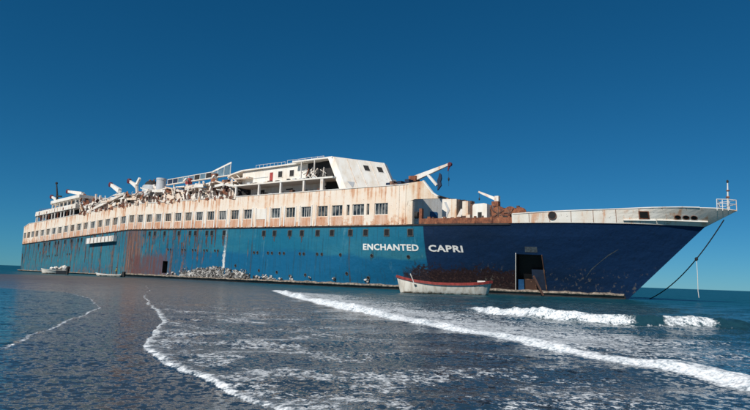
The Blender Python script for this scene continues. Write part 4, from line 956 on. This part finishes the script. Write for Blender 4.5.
for i in range(60):                                   # loops of old rope and net hoops among the shells
    s = rr.uniform(66, 84); z = gz(s) + .7 + rr.random() * 1.1; r_ = rr.uniform(.2, .5); a0 = rr.uniform(0, 6)
    m.tube([(s + r_ * math.cos(a0 + q * .7), 10.25 + .2 * math.sin(q), z + r_ * math.sin(a0 + q * .7)) for q in range(8)], .045, 5)
heap = mk('shell_debris', [tuple(ship_world(*p)) for p in m.v], m.f, M['shells'])
tag(heap, 'bleached shells and rope debris heaped along the foot of the hull', 'debris', kind='stuff')

# ------------------------------------------------------------------ boats
k = NT('lifeboat_white_paint', .5); o_ = k.obj(); x_ = k.xyz(o_); a_ = k.noise(o_, 2.2, 5, .65); a2 = k.noise(k.scale(o_, (3, 3, .5)), 1, 4, .6)
c_ = k.mix(k.ss(a2, .4, .7), (.74, .70, .62), (.52, .46, .38)); c_ = k.mix(k.ss(k.add(x_[2], k.mul(k.sub(a_, .5), .7)), .28, .05), c_, (.07, .055, .04))
k.bump(a_, .2, .02); M['boatwhite'] = k.col(c_)
M['boatred'] = plain('worn_red_gunwale_paint', (.34, .045, .035), .55, .5, 3); M['boatin'] = plain('brown_boat_inside', (.10, .06, .045), .7)
M['boatdark'] = plain('dark_grey_boat_side', (.035, .04, .045), .5)
def boat(name, L_, B_, hm, hb_, hs_, mats, loc, rz, label, fullstern=.15, rail=.12, thw=3, group=None):
    root = bpy.data.objects.new(name, None); C.objects.link(root); root.location = loc; root.rotation_euler = (0, 0, rz)
    tag(root, label, 'boat', group)
    n, mseg = 21, 8; sec = []
    for i in range(n):
        u = i / (n - 1) * 2 - 1                       # -1 bow ... 1 stern
        w = B_ / 2 * (1 - abs(u) ** 2.6) if u < 0 else B_ / 2 * (1 - (1 - fullstern) * u ** 4)
        top = hm + ((hb_ - hm) * abs(u) ** 2.2 if u < 0 else (hs_ - hm) * u ** 2.4)
        rk_ = .10 * L_ * max(0, abs(u) - .7) / .3
        sec.append((u, max(w, .03), top, rk_))
    def ring(u, w, top, rk_, sh=0.0, inner=False):
        o = []
        for j in range(mseg * 2 + 1):
            a = -1 + j / mseg; z = (abs(a) ** 1.7) * (top + .30) - .30; y = math.copysign(abs(a) ** .55, a) * w if a else 0
            sg = -1 if u < 0 else 1; x = u * L_ / 2 - sg * rk_ * (1 - (z + .3) / (top + .3)) * .55
            if inner: z = z + .05 if j not in (0, mseg * 2) else z - .02; y *= .93
            o.append((x, y, z))
        return o
    for nm, inn, mt in (('boat_hull', False, mats[0]), ('boat_lining', True, mats[2])):
        v = []; f = []
        for s_ in sec: v += ring(*s_, inner=inn)
        q = mseg * 2 + 1
        for i in range(n - 1):
            for j in range(q - 1): f.append((i * q + j, i * q + j + 1, (i + 1) * q + j + 1, (i + 1) * q + j))
        f += [tuple(range(q)), tuple(range((n - 1) * q, n * q))]
        mk(nm, v, f, mt, root, smooth=True)
    g = MB()
    for sg in (1, -1):
        for (u, w, tp, _), (u2_, w2_, tp2, _) in zip(sec[:-1], sec[1:]): g.beam((u * L_ / 2, sg * w, tp - rail * .3), (u2_ * L_ / 2, sg * w2_, tp2 - rail * .3), rail * .8, rail * 1.5)
    g.build('gunwale', mats[1], root, conv=False)
    for i in range(thw):
        x = (-.5 + (i + .5) / thw) * L_ * .8; w = B_ / 2 * .8; g = MB(); g.box((x - .12, -w, hm - .25), (x + .12, w, hm - .19)); g.build('thwart', mats[2], root, conv=False)
    return root
lb = boat('lifeboat', 9.5, 2.7, 1.12, 1.72, 1.46, (M['boatwhite'], M['boatred'], M['boatin']), (7.15, 54.6, -.05), R(-5), 'white wooden lifeboat with red gunwale moored beside the navy bow', .06, .16, 4)
g = MB(); g.tube([(-2.85, -.9, .8), (-3.35, -1.1, 1.95)], .05, 6); tag(g.build('oar', M['rail'], lb, conv=False), 'pale oar sticking up')
g = MB(); g.box((3.3, -.6, 1.3), (4.0, .2, 1.5)); g.build('stern_sheet', M['rail'], lb, conv=False)
mb_ = boat('motor_boat', 4.6, 1.7, .75, 1.0, .8, (M['boatwhite'], M['boatwhite'], M['boatdark']), (-61.3, 105.5, -.02), R(28), 'small white motor boat with bundled covers afloat below the stern', .7, .08, 2)
g = MB()
for i in range(9): lump_mesh(g, (-.6 + i * .27, random.uniform(-.3, .3), .95 + random.uniform(0, .3)), random.uniform(.3, .5), 70 + i)
g.build('bundled_cover', M['white'], mb_, conv=False)
g = MB(); g.box((.2, -.9, .05), (2.2, -.82, .72)); g.build('side_fender', M['boatdark'], mb_, conv=False)
sk = boat('skiff', 5.2, 1.4, .34, .6, .4, (M['boatwhite'], M['rail'], M['boatdark']), (-46.6, 96.8, -.02), R(-8), 'low white skiff carrying a standing person below the rust curtain', .8, .07, 3)
g = MB(); g.box((2.5, -.25, .1), (2.95, .25, .95)); g.box((2.75, -.12, -.4), (2.95, .12, .2)); g.build('outboard_motor', M['dark'], sk, conv=False)
# mooring post
g = MB(); g.tube([(0, 0, -.6), (.02, 0, .5), (.05, 0, 1.1)], .2, 10, r2=.26); g.lathe((.06, 0, 1.1), [(.3, 0), (.3, .3), (.1, .48)], 10); 
po = g.build('mooring_post', M['dark'], None, conv=False); po.location = (-57.6, 103.2, 0); tag(po, 'dark stubby mooring post between the motor boat and the skiff', 'post')

# person standing in the skiff
def person(loc, rz, label):
    me = bpy.data.meshes.new('person')
    V = [(0, 0, .92), (0, 0, 1.12), (0, .0, 1.38), (0, 0, 1.50), (0, .02, 1.60), (0, .03, 1.72),
         (-.1, 0, .88), (-.12, .03, .48), (-.12, -.02, .08), (-.12, .12, .04), (.1, 0, .88), (.13, .02, .48), (.14, -.02, .08), (.14, .12, .04),
         (-.19, 0, 1.42), (-.27, .02, 1.15), (-.2, .2, .98), (-.17, .28, .95), (.19, 0, 1.42), (.27, .02, 1.15), (.22, .18, .97), (.19, .26, .94)]
    E_ = [(0, 1), (1, 2), (2, 3), (3, 4), (4, 5), (0, 6), (6, 7), (7, 8), (8, 9), (0, 10), (10, 11), (11, 12), (12, 13), (2, 14), (14, 15), (15, 16), (16, 17), (2, 18), (18, 19), (19, 20), (20, 21)]
    rad = [.15, .14, .16, .06, .095, .085, .10, .07, .045, .04, .10, .07, .045, .04, .065, .05, .035, .04, .065, .05, .035, .04]
    me.from_pydata(V, E_, []); o = bpy.data.objects.new('person', me); C.objects.link(o)
    sk_ = o.modifiers.new('skin', 'SKIN')
    for i, r_ in enumerate(rad): me.skin_vertices[0].data[i].radius = (r_, r_ * (.8 if i < 3 else 1))
    me.skin_vertices[0].data[0].use_root = True
    ss_ = o.modifiers.new('sub', 'SUBSURF'); ss_.levels = 1; ss_.render_levels = 2
    k = NT('dark_shorts_yellow_shirt', .8); z_ = k.xyz(k.obj())[2]
    c = k.mix(k.ss(z_, .52, .56), (.10, .055, .035), (.012, .014, .02)); c = k.mix(k.ss(z_, .94, .96), c, (.30, .26, .06)); c = k.mix(k.ss(z_, 1.47, 1.49), c, (.10, .05, .035)); c = k.mix(k.ss(z_, 1.66, 1.68), c, (.01, .008, .008))
    me.materials.append(k.col(c)); o.location = loc; o.rotation_euler = (0, 0, rz); tag(o, label, 'person'); return o
person((-45.3, 96.6, .0), R(120), 'person in yellow shirt and dark trousers standing in the low skiff')
